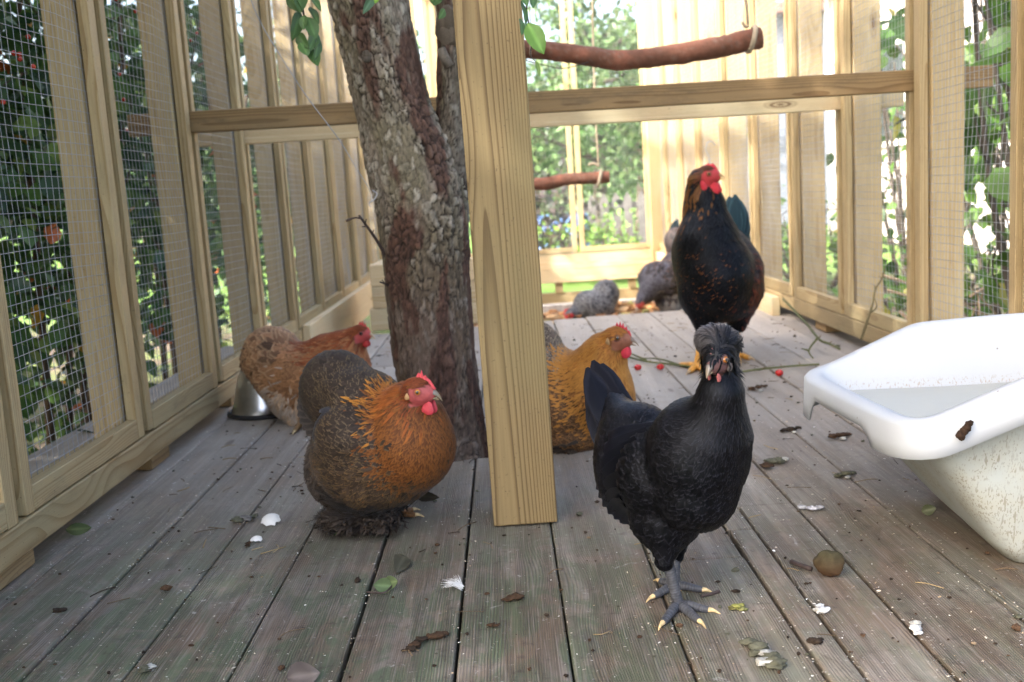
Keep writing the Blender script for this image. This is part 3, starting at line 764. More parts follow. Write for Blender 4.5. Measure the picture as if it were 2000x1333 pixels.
bark("limb", [(-0.110, TY + .01, 0.50, .052), (-0.092, TY, 0.585, .034), (-0.083, TY - .005, 0.66, .027), (-0.078, TY - .01, 0.74, .026), (-0.075, TY, 0.84, .024), (-0.085, TY, 0.95, .023), (-0.04, TY + .05, 1.25, .022), (0.1, TY + .1, 1.6, .016)], 150, 70, at, crack=.0022, plate=.011, seed=4)
# knots and sawn stubs on the thin limb
def knot(c, r, axis, parent):
    """callus ring round a sawn-off branch: raised lip, hollow dark middle"""
    c = np.asarray(c, float); ax = np.asarray(axis, float); ax /= np.linalg.norm(ax)
    prof = [(-.6, .80), (-.1, 1.0), (.12, .98), (.2, .86), (.14, .70), (-.05, .58), (-.12, .35), (-.14, .04)]
    V, Q, T = tube_geo(np.array([c + ax * r * a_ for a_, _ in prof]) + np.arange(len(prof))[:, None] * ax * 1e-6, np.array([b_ for _, b_ in prof]) * r, 22)
    t_ = nrm(np.cross(ax, [0, 0, 1])); u_ = np.cross(t_, ax); d = V - c; V = c + d + u_[None] * (d @ u_)[:, None] * .28 + (fbm(V[:, 0] * 120, V[:, 1] * 120, V[:, 2] * 120)[:, None] - .5) * r * .45 * nrm(d)
    rr = np.concatenate([np.repeat([b_ for _, b_ in prof], 22), [1, 0]]); C = np.where(rr[:, None] > .6, np.array([.10, .085, .07]), np.array([.035, .028, .02])) * (.6 + .8 * vnoise(V[:, 0] * 400, V[:, 1] * 400, V[:, 2] * 400))[:, None]
    return build("knot", V, [Q, T], BARK, parent, colors={"col": C})
knot(P(876, 52, 1.938), .029, (-.5, -.9, .05), at); knot(P(716, 110, 1.895), .009, (-.05, -1, .1), at)
knot(P(874, 150, 1.945), .017, (-.55, -.8, -.2), at)
tube("limb_stub", [P(878, 130, 1.935), P(866, 108, 1.93), P(861, 95, 1.93)], [.010, .009, .0085], plain("stub_bark", (.15, .13, .11), .85, .3, 90, .5), at, 10)
# twigs on the trunk
TWIG = plain("twig_bark", (0.05, 0.035, 0.032), 0.7, 0.3, 120, 0.4)
tw = Bag(); tw.tube(spline([P(757, 512, 1.93), P(742, 480, 1.92), P(722, 450, 1.91), P(701, 421, 1.90)], 14), np.linspace(.0034, .0022, 14), 6)
tw.tube(spline([P(704, 427, 1.90), P(692, 426, 1.90), P(676, 432, 1.90)], 6), [.0018, .0018, .0018, .0018, .0026, .0024], 6)
for a, b_ in (((712, 440), (716, 428)), ((727, 458), (730, 449)), ((716, 443), (707, 443))): tw.tube([P(*a, 1.905), P(*b_, 1.90)], [.0016, .0009], 5)
tw.tube(spline([P(766, 562, 1.93), P(755, 556, 1.91), P(742, 551, 1.90)], 6), np.linspace(.0028, .0014, 6), 6); tw.tube([P(752, 554, 1.91), P(746, 547, 1.90)], [.0014, .0008], 5)
tw.build("twig", TWIG, at)
# hanging leaves at the top edge of the picture
APL = (0.075, 0.145, 0.045)
def big_leaf(p0, p1, W, roll, parent, col=APL, name="leaf", curl=0.18, fold=0.25):
    p0, p1 = np.asarray(p0, float), np.asarray(p1, float); t = p1 - p0; L = np.linalg.norm(t); t /= L
    toc = CP - p0; n_ = toc - t * toc.dot(t); n_ /= np.linalg.norm(n_); b = np.cross(n_, t); n2 = n_ * math.cos(roll) + b * math.sin(roll); b = np.cross(n2, t)
    S = np.array([0, .08, .22, .4, .58, .75, .89, 1]); Wp = np.array([.02, .42, .82, 1, .95, .72, .36, .0]) * W / 2
    U = np.linspace(-1, 1, 7); V = []
    for s_, w_ in zip(S, Wp):
        for u in U: V.append(p0 + t * L * s_ + b * u * w_ + n2 * (abs(u) ** 1.3 * w_ * fold - curl * L * s_ * s_ + .02 * L * math.sin(9 * s_ + 3 * u)))
    V = np.array(V); k = len(U); i = np.arange(len(S) - 1)[:, None] * k + np.arange(k - 1)[None]
    Q = np.stack([i, i + 1, i + k + 1, i + k], -1).reshape(-1, 4)
    cc = np.tile(np.array(col), (len(V), 1)); cc[k // 2::k] *= 1.5
    return build(name, V, [Q], LEAF, parent, colors={"col": cc})
APY = 1.72
for (u0, v0, u1, v1, w_, ro, dk) in ((582, -25, 590, 18, 26, .5, 1), (560, -14, 580, 20, 22, -.6, .8), (602, -10, 628, 12, 14, .9, 1.1), (604, 14, 622, 35, 13, .6, .9), (585, 22, 577, 72, 22, .4, .9), (594, 30, 591, 56, 16, -.5, 1.1),
                               (600, 34, 618, 72, 24, .3, 1.15), (580, 66, 598, 92, 20, -.3, .9), (618, 62, 608, 92, 20, .2, 1.3), (586, 84, 602, 106, 20, .4, 1.5), (606, 96, 620, 122, 22, .3, 1.2), (622, 72, 622, 112, 16, .7, 1.0)):
    big_leaf(P(u0, v0, APY + random.uniform(-.03, .03)), P(u1, v1, APY - .03), w_ * APY / FOC * 1.15, ro, at, tuple(np.array(APL) * dk))
tube("twig", spline([P(590, -40, APY + .01), P(592, 20, APY + .02), P(604, 70, APY + .01), P(612, 100, APY)], 12), np.linspace(.002, .0009, 12), TWIG, at, 5)
for (u0, v0, u1, v1, w_, ro, Yd, c_) in ((1030, 46, 1062, 101, 34, .2, 1.40, (.13, .27, .05)), (1018, 2, 1034, 46, 12, .9, 1.42, (.06, .13, .05)), (1020, -12, 1030, 8, 14, .3, 1.42, (.07, .15, .05)), (1040, -16, 1043, 12, 16, .4, 1.42, (.06, .13, .05)), (1016, 36, 1024, 66, 16, 1.0, 1.44, (.08, .17, .05)),
                                  (1047, 118, 1055, 146, 8, .3, 1.42, (.13, .22, .06)), (735, -20, 712, 26, 16, .2, 1.72, (.10, .2, .12)), (738, -14, 734, 4, 12, .2, 1.72, (.22, .42, .05)), (838, -12, 850, 8, 14, .4, 1.8, (.07, .15, .04)), (862, -10, 848, 9, 14, .2, 1.8, (.07, .15, .04)), (868, 18, 860, 36, 14, .5, 1.86, (.09, .18, .05))):
    big_leaf(P(u0, v0, Yd), P(u1, v1, Yd - .015), w_ * Yd / FOC * 1.1, ro, at, c_)
tube("twig", spline([P(1024, -40, 1.43), P(1030, 30, 1.43), P(1038, 80, 1.425), P(1036, 108, 1.42), P(1047, 122, 1.42)], 16), np.linspace(.0012, .0006, 16), TWIG, at, 5)
# crown over the run, above the picture
nlf = 5200
cc = np.array([-0.25, 1.0, 2.55]) + rnd_dirs(170) * np.array([1.5, 1.5, 0.7]) * RNG.random((170, 1)) ** .45
pos = cc[RNG.choice(170, nlf)] + RNG.normal(size=(nlf, 3)) * .11; pos[:, 2] = np.maximum(pos[:, 2], 1.72)
L = 0.075 * RNG.uniform(.6, 1.2, nlf); V, Q, T = leaves_geo(pos, rnd_dirs(nlf, -.4), rnd_dirs(nlf, .7), L, L * .62)
o = build("crown", V, [Q, T], LEAF, at, colors={"col": np.repeat(pick(nlf, [(3, APL), (2, (.05, .11, .03)), (1, (.12, .2, .05))]), 8, axis=0)}, smooth=False); o["kind"] = "stuff"
br = Bag()
for e in cc[::5]: br.tube(spline([(-.33, TY + .05, 1.6), ((-.33 + e[0]) / 2, (TY + e[1]) / 2, 1.95), e], 8), np.linspace(.03, .005, 8), 6, (.12, .1, .08))
br.build("branches", BARKS, at)

shrub("garden_bush", "dark bush beyond the back wall, right beside the post", None, (0.42, 8.9, GZ + 0.45), (0.35, 0.3, 0.5), 900, 0.07, [(1, (0.06, 0.07, 0.06)), (1, (0.09, 0.12, 0.06)), (1, (0.12, 0.10, 0.10))], cat="bush")

# ================================================================== hens
def feather_mat(name, rough, spec, tint=(1, 1, 1), sheen=0.0):
    q = M(name)
    ca = q.n("Attribute", attribute_name="col"); la = q.n("Attribute", attribute_name="lace")
    uv = q.n("SeparateXYZ", {0: q.n("UVMap", uv_map="uv").outputs[0]}).outputs
    au = q.math('ABSOLUTE', q.math('SUBTRACT', q.math('MULTIPLY', uv[0], 2.0), 1.0)); v = uv[1]
    tv = q.math('MAXIMUM', 0.0, q.math('MULTIPLY', q.math('SUBTRACT', v, 0.45), 1.8))
    e = q.math('SQRT', q.math('ADD', q.math('MULTIPLY', au, au), q.math('MULTIPLY', tv, tv)))
    lo = q.math('SUBTRACT', 0.95, la.outputs["Alpha"])
    mask = q.n("MapRange", {0: e, 1: lo, 2: q.math('ADD', lo, 0.18), 3: 0.0, 4: 1.0}).outputs[0]
    col = q.mix(mask, ca.outputs["Color"], la.outputs["Color"])
    barb = q.math('SINE', q.math('SUBTRACT', q.math('MULTIPLY', v, 150.0), q.math('MULTIPLY', au, 60.0)))
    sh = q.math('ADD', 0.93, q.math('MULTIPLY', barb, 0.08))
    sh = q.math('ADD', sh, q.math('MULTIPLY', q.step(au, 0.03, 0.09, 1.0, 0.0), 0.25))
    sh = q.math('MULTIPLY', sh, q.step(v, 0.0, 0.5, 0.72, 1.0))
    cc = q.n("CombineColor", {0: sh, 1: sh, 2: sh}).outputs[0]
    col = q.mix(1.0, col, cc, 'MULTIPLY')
    return q.bsdf(col, rough, barb, 0.15, 0.0003, spec, Specular_Tint=(*tint, 1), Sheen_Weight=sheen, Sheen_Roughness=0.4)
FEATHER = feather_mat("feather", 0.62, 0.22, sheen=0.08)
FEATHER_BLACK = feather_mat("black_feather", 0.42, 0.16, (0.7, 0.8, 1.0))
SKIN = vcol("hen_skin", rough=0.5, spec=0.4, scale=900, var=0.22, bstr=0.5)
BEAK = vcol("beak_horn", rough=0.35, spec=0.5, scale=300, var=0.12, bstr=0.1)
EYE = vcol("eye", rough=0.06, spec=0.8, scale=200, var=0.03, bstr=0.0)

def rot_img(deg):
    """rotation in the plane that faces the viewer (about +Y)"""
    a = math.radians(deg); c, s = math.cos(a), math.sin(a)
    return np.array([[c, 0, s], [0, 1, 0], [-s, 0, c]])

FROWS = np.array([0, 0.25, 0.55, 0.82, 1.0]); FW = np.array([0.45, 0.95, 1.0, 0.68, 0.10])
def feathers_geo(C, Nn, W, rows=FROWS, prof=FW, ridge=0.22):
    """C centre lines (n,k,3), Nn normals (n,k,3), W half widths (n,)"""
    n, k = C.shape[:2]
    t = np.gradient(C, axis=1); t = nrm(t); b = nrm(np.cross(Nn, t))
    w_ = W[:, None] * prof[None]
    V = np.stack([C - b * w_[..., None] - Nn * (w_ * ridge)[..., None], C, C + b * w_[..., None] - Nn * (w_ * ridge)[..., None]], 2)
    V = V.reshape(-1, 3)
    o = (np.arange(n) * k * 3)[:, None, None]; i = (np.arange(k - 1) * 3)[None, :, None]; j = np.arange(2)[None, None]
    a = o + i + j
    Q = np.stack([a, a + 1, a + 4, a + 3], -1).reshape(-1, 4)
    uv = np.stack(np.broadcast_arrays(np.array([0, .5, 1.])[None, None], rows[None, :, None]), -1)
    uv = np.broadcast_to(uv, (n, k, 3, 2)).reshape(-1, 2)
    return V, Q, uv

class Hen:
    def __init__(s, name, label, foot, gloss=False):
        s.root = empty(name, foot); tag(s.root, label, "hen", "hens in the run")
        s.pr = []; s.fl = []; s.mat = FEATHER_BLACK if gloss else FEATHER; s.reg = {}; s.skinf = []; s.bare = []; s.Y = 1.0
        s.big = []
    # --- primitives
    def px(s, r, Y): return np.asarray(r, float) * Y / FOC
    def ell(s, u, v, Y, r, reg, rot=0, k=14):
        s.pr.append(('e', P(u, v, Y), s.px(r, Y), rot_img(rot), reg, s.px(k, Y)))
    def cone(s, a, ra, b, rb, reg, k=14):
        s.pr.append(('c', P(*a), P(*b), s.px(ra, a[2]), s.px(rb, b[2]), reg, s.px(k, a[2])))
    def d1(s, p, q):
        if q[0] == 'e':
            l = (p - q[1]) @ q[3]; r = q[2]
            k0 = np.linalg.norm(l / r, axis=-1); k1 = np.linalg.norm(l / (r * r), axis=-1)
            return k0 * (k0 - 1) / (k1 + 1e-9)
        a, b, ra, rb = q[1:5]; ab = b - a; h = np.clip(((p - a) @ ab) / ab.dot(ab), 0, 1)
        return np.linalg.norm(p - a - h[..., None] * ab, axis=-1) - (ra + (rb - ra) * h)
    def sdf(s, p):
        d = None
        for q in s.pr:
            e = s.d1(p, q); k = q[-1]
            if d is None: d = e
            else:
                h = np.clip(0.5 + 0.5 * (d - e) / k, 0, 1); d = d + (e - d) * h - k * h * (1 - h)
        return d
    def grad(s, p, e=0.0012):
        g = np.stack([s.sdf(p + np.eye(3)[i] * e) - s.sdf(p - np.eye(3)[i] * e) for i in range(3)], -1); return nrm(g)
    def weights(s, p):
        ds = np.stack([s.d1(p, q) for q in s.pr], -1); w_ = np.exp(-(ds - ds.min(-1, keepdims=True)) / s.soft)
        return w_ / w_.sum(-1, keepdims=True)
    def flow_add(s, pts):
        pts = [P(*a) if len(a) == 3 else np.array(a[:3]) for a in pts]
        for a, b in zip(pts[:-1], pts[1:]):
            for f in (.2, .5, .8): s.fl.append((a + (b - a) * f, nrm(b - a)))
    def flow(s, p, n=None):
        c = np.array([f[0] for f in s.fl]); d = np.array([f[1] for f in s.fl])
        w_ = 1.0 / ((np.linalg.norm(p[:, None] - c[None], axis=-1) ** 2) + 4e-5) ** 2
        f = (w_[..., None] * d[None]).sum(1); f = nrm(f)
        if n is not None: f = nrm(f - n * (f * n).sum(1)[:, None] + 1e-6)
        return f
    # --- head
    def head(s, u, v, Y, sz, f, up=(0, 0, 1)):
        s.hc = P(u, v, Y); s.hs = float(s.px(sz, Y)); f = nrm(f); upv = nrm(np.asarray(up, float) - f * np.dot(up, f)); l = np.cross(upv, f)
        s.hR = np.stack([f, l, upv], 1)          # local -> world columns: forward, left, up
        s.pr.append(('e', s.hc, np.array([1.12, 0.80, 0.95]) * s.hs, s.hR, 'head', s.hs * .35))
        s.pr.append(('e', s.H(0.66, 0, -0.10), np.array([0.62, 0.42, 0.50]) * s.hs, s.hR, 'head', s.hs * .3))
    def H(s, x, y, z): return s.hc + s.hR @ (np.array([x, y, z]) * s.hs)
    def toH(s, p): return ((p - s.hc) @ s.hR) / s.hs
    # --- build
    def surface(s, vox):
        lo = np.full(3, 9e9); hi = -lo
        for q in s.pr:
            if q[0] == 'e': r = q[2].max(); lo = np.minimum(lo, q[1] - r); hi = np.maximum(hi, q[1] + r)
            else:
                for c, r in ((q[1], q[3]), (q[2], q[4])): lo = np.minimum(lo, c - r); hi = np.maximum(hi, c + r)
        lo -= vox * 3; hi += vox * 3
        g = [np.arange(lo[i], hi[i], vox) for i in range(3)]; nx, ny, nz = map(len, g)
        Pg = np.stack(np.meshgrid(*g, indexing='ij'), -1)
        D = s.sdf(Pg.reshape(-1, 3)).reshape(nx, ny, nz)
        ins = D < 0
        cnt = np.zeros((nx - 1, ny - 1, nz - 1), int); acc = np.zeros(cnt.shape + (3,)); ne = np.zeros(cnt.shape)
        sl = lambda d, n_: slice(d, n_ - 1 + d)
        for a in range(8): cnt += ins[sl(a & 1, nx), sl(a >> 1 & 1, ny), sl(a >> 2, nz)]
        act = (cnt > 0) & (cnt < 8)
        off = [(a & 1, a >> 1 & 1, a >> 2) for a in range(8)]
        for a in range(8):
            for ax in range(3):
                b = a | (1 << ax)
                if b == a: continue
                da = D[sl(off[a][0], nx), sl(off[a][1], ny), sl(off[a][2], nz)]; db = D[sl(off[b][0], nx), sl(off[b][1], ny), sl(off[b][2], nz)]
                x = (da < 0) != (db < 0); t = np.where(x, da / np.where(x, da - db, 1), 0)
                pos = np.array(off[a], float)[None, None, None] + t[..., None] * (np.array(off[b], float) - off[a])
                acc += pos * x[..., None]; ne += x
        idx = -np.ones(act.shape, int); idx[act] = np.arange(act.sum())
        ci = np.argwhere(act); V = lo + (ci + acc[act] / ne[act][:, None]) * vox
        Q = []
        for ax in range(3):
            sA = [slice(None)] * 3; sB = [slice(None)] * 3; sA[ax] = slice(0, -1); sB[ax] = slice(1, None)
            cr = ins[tuple(sA)] != ins[tuple(sB)]; u_, v_ = [(1, 2), (2, 0), (0, 1)][ax]
            for c in [np.argwhere(cr)]:
                ok = (c[:, u_] > 0) & (c[:, v_] > 0) & (c[:, u_] < (nx, ny, nz)[u_] - 1) & (c[:, v_] < (nx, ny, nz)[v_] - 1); c = c[ok]
                e1 = np.zeros(3, int); e1[u_] = 1; e2 = np.zeros(3, int); e2[v_] = 1
                q4 = np.stack([idx[tuple((c - e1 - e2).T)], idx[tuple((c - e2).T)], idx[tuple(c.T)], idx[tuple((c - e1).T)]], 1)
                fl = ins[tuple(c.T)]; q4[~fl] = q4[~fl][:, ::-1]; Q.append(q4)
        Q = np.vstack(Q); Q = Q[(Q >= 0).all(1)]
        n_ = s.grad(V); V = V - n_ * s.sdf(V)[:, None]
        return V, Q, s.grad(V)
    def isface(s, p):
        h = s.toH(p); x, y, z = h[:, 0], h[:, 1], h[:, 2]
        j = 0.16 * (vnoise(h[:, 0] * 6, h[:, 1] * 6, h[:, 2] * 6) - .5)
        near = np.linalg.norm(h * np.array([.85, .9, 1.0]), axis=1) < 1.32
        return near & (x + j > s.face[0]) & (z + j < s.face[1] + .15 * np.clip(x - .5, 0, 1)) & (z + j > s.face[2] + 0.25 * np.maximum(-x, 0))
    def go(s, vox, nf, legs=None, face=(-0.35, 0.52, -1.0), skin=(0.42, 0.06, 0.055), under=0.6):
        s.face = face
        V, Q, N_ = s.surface(vox)
        R = s.reg; names = [q[-2] for q in s.pr]; W_ = s.weights(V)
        base = np.array([R[n]['col'] for n in names]); col = W_ @ base * under
        fm = s.isface(V); sk = np.array(skin)
        col[fm] = sk * (0.75 + 0.5 * vnoise(V[fm][:, 0] * 700, V[fm][:, 1] * 700, V[fm][:, 2] * 700))[:, None]
        mi = np.zeros(len(Q), int)
        if legs is not None:
            lb = legs
            vv = np.vstack(lb.V); cc = np.vstack(lb.C); n0 = len(V)
            V2 = np.vstack([V, vv]); C2 = np.vstack([col, cc]); faces = [Q, np.vstack(lb.Q) + n0]
            if lb.T: faces.append(np.vstack(lb.T) + n0)
        else: V2, C2, faces = V, col, [Q]
        build("body", V2, faces, SKIN, s.root, colors={"col": np.clip(C2, .002, 1)})
        # --- sample feathers
        a = V[Q]; ar = np.linalg.norm(np.cross(a[:, 2] - a[:, 0], a[:, 3] - a[:, 1]), axis=1) * .5
        dens = np.array([R[n].get('dens', 1.0) for n in names])
        pq = ar * (W_ @ dens)[Q[:, 0]]; pq /= pq.sum()
        fi = RNG.choice(len(Q), nf, p=pq); r1, r2 = RNG.random((2, nf, 1))
        A = a[fi]; p = (A[:, 0] * (1 - r1) + A[:, 1] * r1) * (1 - r2) + (A[:, 3] * (1 - r1) + A[:, 2] * r1) * r2
        p = p[~s.isface(p)]
        w_ = s.weights(p); cw = np.cumsum(w_, 1); ri = (cw > RNG.random((len(p), 1))).argmax(1)
        def gv(k, dflt): return np.array([R[n].get(k, dflt) for n in names], float)[ri]
        L = gv('L', .02) * RNG.uniform(.75, 1.2, len(p)); Wd = gv('W', .006) * RNG.uniform(.8, 1.15, len(p)); lift = gv('lift', .10); jit = gv('jit', .16); lw = gv('lw', .15)
        C = [p]; n0 = s.grad(p); Nn = [n0]; cur = p; nn = n0
        dirj = RNG.normal(size=(len(p), 3)) * jit[:, None]
        for k in range(1, len(FROWS)):
            ds = (FROWS[k] - FROWS[k - 1]) * L
            f = s.flow(cur, nn) + dirj; f = nrm(f - nn * (f * nn).sum(1)[:, None])
            cur = cur + f * ds[:, None]; nn = s.grad(cur); d = s.sdf(cur)
            tgt = 0.0006 + lift * L * FROWS[k] ** 1.4 + 0.0008 * RNG.random(len(p))
            # stay with the skin, but never be pulled in by more than a little where the body falls away
            pull = np.clip(d - tgt, -0.02, 0.55 * ds + 0.0006)
            cur = cur - nn * pull[:, None]; C.append(cur); Nn.append(nn)
        C = np.stack(C, 1); Nn = np.stack(Nn, 1)
        Vf, Qf, uv = feathers_geo(C, Nn, Wd)
        vj = gv('cj', .18)
        c1 = np.array([R[n]['col'] for n in names])[ri]; c2 = np.array([R[n].get('lace', R[n]['col']) for n in names])[ri]
        if hasattr(s, 'recolor'): c1, c2, lw = s.recolor(p, ri, names, c1.copy(), c2.copy(), lw.copy())
        m_ = (1 + vj[:, None] * RNG.normal(size=(len(p), 1))).clip(.35, 1.9); c1 = c1 * m_; c2 = c2 * (1 + .5 * (m_ - 1))
        bare = np.array([R[n].get('none', False) for n in names])[ri]
        rep = lambda x: np.repeat(x, 15, axis=0)
        keep = ~bare
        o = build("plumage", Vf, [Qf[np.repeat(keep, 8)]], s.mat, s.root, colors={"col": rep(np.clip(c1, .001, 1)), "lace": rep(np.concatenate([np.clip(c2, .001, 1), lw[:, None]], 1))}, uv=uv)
        o["kind"] = "stuff"
    def quills(s, name, items, col, lace=None, lw=0.1, ridge=0.15):
        """large single feathers: (base, mid, tip, half width, normal)"""
        k = 9; rows = np.linspace(0, 1, k); prof = np.array([.35, .62, .85, .97, 1., .98, .88, .62, .12])
        C = np.stack([spline([b, m_, t], k) for b, m_, t, w_, n_ in items]); N0 = np.stack([np.broadcast_to(nrm(n_), (k, 3)) for *_, n_ in items])
        t = nrm(np.gradient(C, axis=1)); N0 = nrm(N0 - t * (N0 * t).sum(-1, keepdims=True))
        W_ = np.array([i[3] for i in items], float)
        V, Q, uv = feathers_geo(C, N0, W_, rows, prof, ridge)
        n = len(items); cc = np.array(col) if np.ndim(col) == 2 else np.tile(np.array(col), (n, 1)); ll = np.tile(np.array(lace if lace is not None else np.array(col) * 1.3), (n, 1)) if lace is None or np.ndim(lace) == 1 else np.array(lace)
        cc = cc * RNG.uniform(.8, 1.25, (n, 1))
        rep = lambda x: np.repeat(x, 3 * k, axis=0)
        return build(name, V, [Q], s.mat, s.root, colors={"col": rep(cc), "lace": rep(np.concatenate([ll, np.full((n, 1), lw)], 1))}, uv=uv)
    # --- face parts
    def beak(s, top=(0.32, 0.30, 0.30), tip=(0.45, 0.38, 0.25), length=1.0, w=0.34):
        b = Bag()
        for part in (0, 1):
            xs = np.linspace(0, 1, 9); Lb = length * (1.0 if part == 0 else 0.8)
            cx = 0.95 + xs * Lb * 1.0 if part == 0 else 0.92 + xs * Lb
            cz = (-0.02 - 0.52 * xs ** 2.4) if part == 0 else (-0.34 - 0.14 * xs ** 2)
            hw = w * (1 - xs) ** .75 * (1 if part == 0 else .8) + .012; hh = (.34 * (1 - xs) ** .8 + .015) * (1 if part == 0 else .42)
            k = 10; ang = np.linspace(0, 2 * np.pi, k, endpoint=False); V = []; C = []
            for x, z, a_, h_, f in zip(cx, cz, hw, hh, xs):
                for t in ang:
                    sh = 1.0 if math.sin(t) > 0 else (.45 if part == 0 else 1)
                    V.append(s.H(x, a_ * math.cos(t), z + h_ * math.sin(t) * sh)); C.append(np.array(top) * (1 - f) + np.array(tip) * f if (math.sin(t) > -.2 and part == 0) else np.array(tip))
            n_ = len(xs); i = np.arange(n_ - 1)[:, None] * k; j = np.arange(k)[None]
            Q = np.stack([i + j, i + k + j, i + k + (j + 1) % k, i + (j + 1) % k], -1).reshape(-1, 4)
            V.append(s.H(cx[-1] + .02, 0, cz[-1] - .02)); C.append(np.array(tip)); jj = np.arange(k); T = np.stack([(n_ - 1) * k + jj, np.full(k, n_ * k), (n_ - 1) * k + (jj + 1) % k], 1)
            b.V.append(np.array(V)); b.C.append(np.array(C)); b.Q.append(Q + b.n); b.T.append(T + b.n); b.n += len(V)
        b.build("beak", BEAK, s.root)
    def eye(s, side, x=0.36, y=0.70, z=0.18, r=0.20, iris=(0.55, 0.22, 0.03), lid=(0.40, 0.08, 0.06)):
        out = nrm(s.hR @ np.array([0.25, side, 0.08])); c = s.H(x, side * y, z); rr = r * s.hs
        c = c - out * (s.sdf(c[None])[0] + rr * 0.30)
        a_ = nrm(np.cross(out, [0, 0.2, 1])); b_ = np.cross(out, a_); V = [c + out * rr]; C = [(0.004, 0.004, 0.004)]; k = 20
        for th in (.25, .5, .62, .68, .9, 1.12, 1.2, 1.45, 1.8):
            for ph in np.linspace(0, 2 * np.pi, k, endpoint=False):
                V.append(c + rr * (math.cos(th) * out + math.sin(th) * (math.cos(ph) * a_ + math.sin(ph) * b_)))
                C.append((.004,) * 3 if th < .55 else (iris if th < 1.15 else (.02, .012, .01)))
        j = np.arange(k); T = np.stack([np.zeros(k, int), 1 + j, 1 + (j + 1) % k], 1); i = 1 + np.arange(8)[:, None] * k
        Q = np.stack([i + j, i + k + j, i + k + (j + 1) % k, i + (j + 1) % k], -1).reshape(-1, 4)
        e = build("eye", np.array(V), [Q, T], EYE, s.root, colors={"col": np.array(C)})
        ph = np.linspace(0, 2 * np.pi, 25)
        for q_, (m_, th_) in enumerate(((1.06, .15), (1.32, .11))):
            ring = np.array([c + out * rr * (.34 - .16 * q_) + rr * m_ * (math.cos(t) * a_ + math.sin(t) * b_) for t in ph]); V, Q, T = tube_geo(ring, rr * th_, 8)
            build("eyelid", V, [Q, T], SKIN, e, colors={"col": np.tile(np.array(lid) * (1 - .3 * q_), (len(V), 1))})
    def comb(s, prof, col=(0.55, 0.045, 0.04), thick=0.13, name="comb"):
        """prof rows: x, base z, top z (in head units)"""
        pr = np.array(prof, float); xs = np.linspace(0, len(pr) - 1, 44); pr = np.array([[np.interp(x, np.arange(len(pr)), pr[:, c]) for c in range(3)] for x in xs])
        ts = np.array([0, .35, .7, .92, 1.0]); th = np.array([1, .9, .62, .35, .10]) * thick; V = []
        for sd in (1, -1):
            for x, z0, z1 in pr:
                for t, w_ in zip(ts, th): V.append(s.H(x, sd * w_ + .03 * math.sin(x * 9), z0 + (z1 - z0) * t))
        V = np.array(V); k = len(ts); n_ = len(pr); i = np.arange(n_ - 1)[:, None] * k + np.arange(k - 1)[None]
        Qa = np.stack([i, i + 1, i + k + 1, i + k], -1).reshape(-1, 4); Qb = Qa[:, ::-1] + n_ * k
        e = np.arange(n_ - 1) * k + k - 1; Qt = np.stack([e, e + n_ * k, e + n_ * k + k, e + k], 1)
        f0 = np.arange(k - 1); Qe = np.stack([f0, f0 + n_ * k, f0 + n_ * k + 1, f0 + 1], 1)
        cc = np.array(col) * RNG.uniform(.8, 1.15, (len(V), 1))
        return build(name, V, [Qa, Qb, Qt, Qe], SKIN, s.root, colors={"col": cc})
    def lobe(s, name, x, y, z, r, col, tilt=0.0, bulge=0.0):
        V, Q, T = sphere_geo((0, 0, 0), 1.0, 16, 12); V = V * np.array(r)
        zt = V[:, 2] / r[2]; V[:, 0] *= (1 - .42 * zt); V[:, 1] *= (1 - .2 * zt)
        c, s_ = math.cos(tilt), math.sin(tilt); V = np.stack([V[:, 0] * c + V[:, 2] * s_, V[:, 1], -V[:, 0] * s_ + V[:, 2] * c], 1)
        V[:, 0] += x; V[:, 1] += y; V[:, 2] += z
        Wd = s.hc + (V * s.hs) @ s.hR.T
        Wd = Wd + (vnoise(Wd[:, 0] * 300, Wd[:, 1] * 300, Wd[:, 2] * 300)[:, None] - .5) * s.hs * .05
        return build(name, Wd, [Q, T], SKIN, s.root, colors={"col": np.array(col) * RNG.uniform(.9, 1.1, (len(V), 1))})
    def leg(s, b, hip, ankle, toes, r, col, claw=(0.55, 0.42, 0.22)):
        """one scaly shank with its toes, added to the bag b that joins the body mesh"""
        hip, ankle = np.asarray(hip), np.asarray(ankle); n_ = 64
        mid = (hip + ankle) / 2; pts = spline([hip, mid, ankle], n_); rr = r * (1 + .06 * np.abs(np.sin(np.arange(n_) * 1.05))) * np.linspace(1.05, .95, n_); rr[-3:] *= 1.2
        def add(pts, rr, k=9, cc=col):
            V, Q, T = tube_geo(pts, rr, k); band = np.concatenate([np.repeat(.72 + .5 * np.abs(np.sin(np.arange(len(pts)) * 1.05)), k), [.7, .7]]); c = np.array(cc) * (band * (0.45 + 1.1 * vnoise(V[:, 0] * 420, V[:, 1] * 420, V[:, 2] * 420)))[:, None]
            b.V.append(V); b.C.append(c); b.Q.append(Q + b.n); b.T.append(T + b.n); b.n += len(V)
        add(pts, rr)
        for tp in toes:
            tp = np.asarray(tp, float); d = tp - ankle; m1 = ankle + d * .35; m1[2] = max(r * .95, m1[2] * .6); m2 = ankle + d * .78; m2[2] = r * .62; tp[2] = r * .5
            pt = spline([ankle - [0, 0, r * .2], m1, m2, tp], 40); add(pt, np.linspace(.98, .58, 40) * r * (1 + .08 * np.abs(np.sin(np.arange(40) * 1.05))), 8)
            dd = nrm(tp - m2); e = tp + dd * r * 2.2 - np.array([0, 0, r * .35]); add(spline([tp - dd * r * .5, tp + dd * r * 1.0 + [0, 0, r * .12], e], 6), np.linspace(.58, .08, 6) * r, 7, claw)

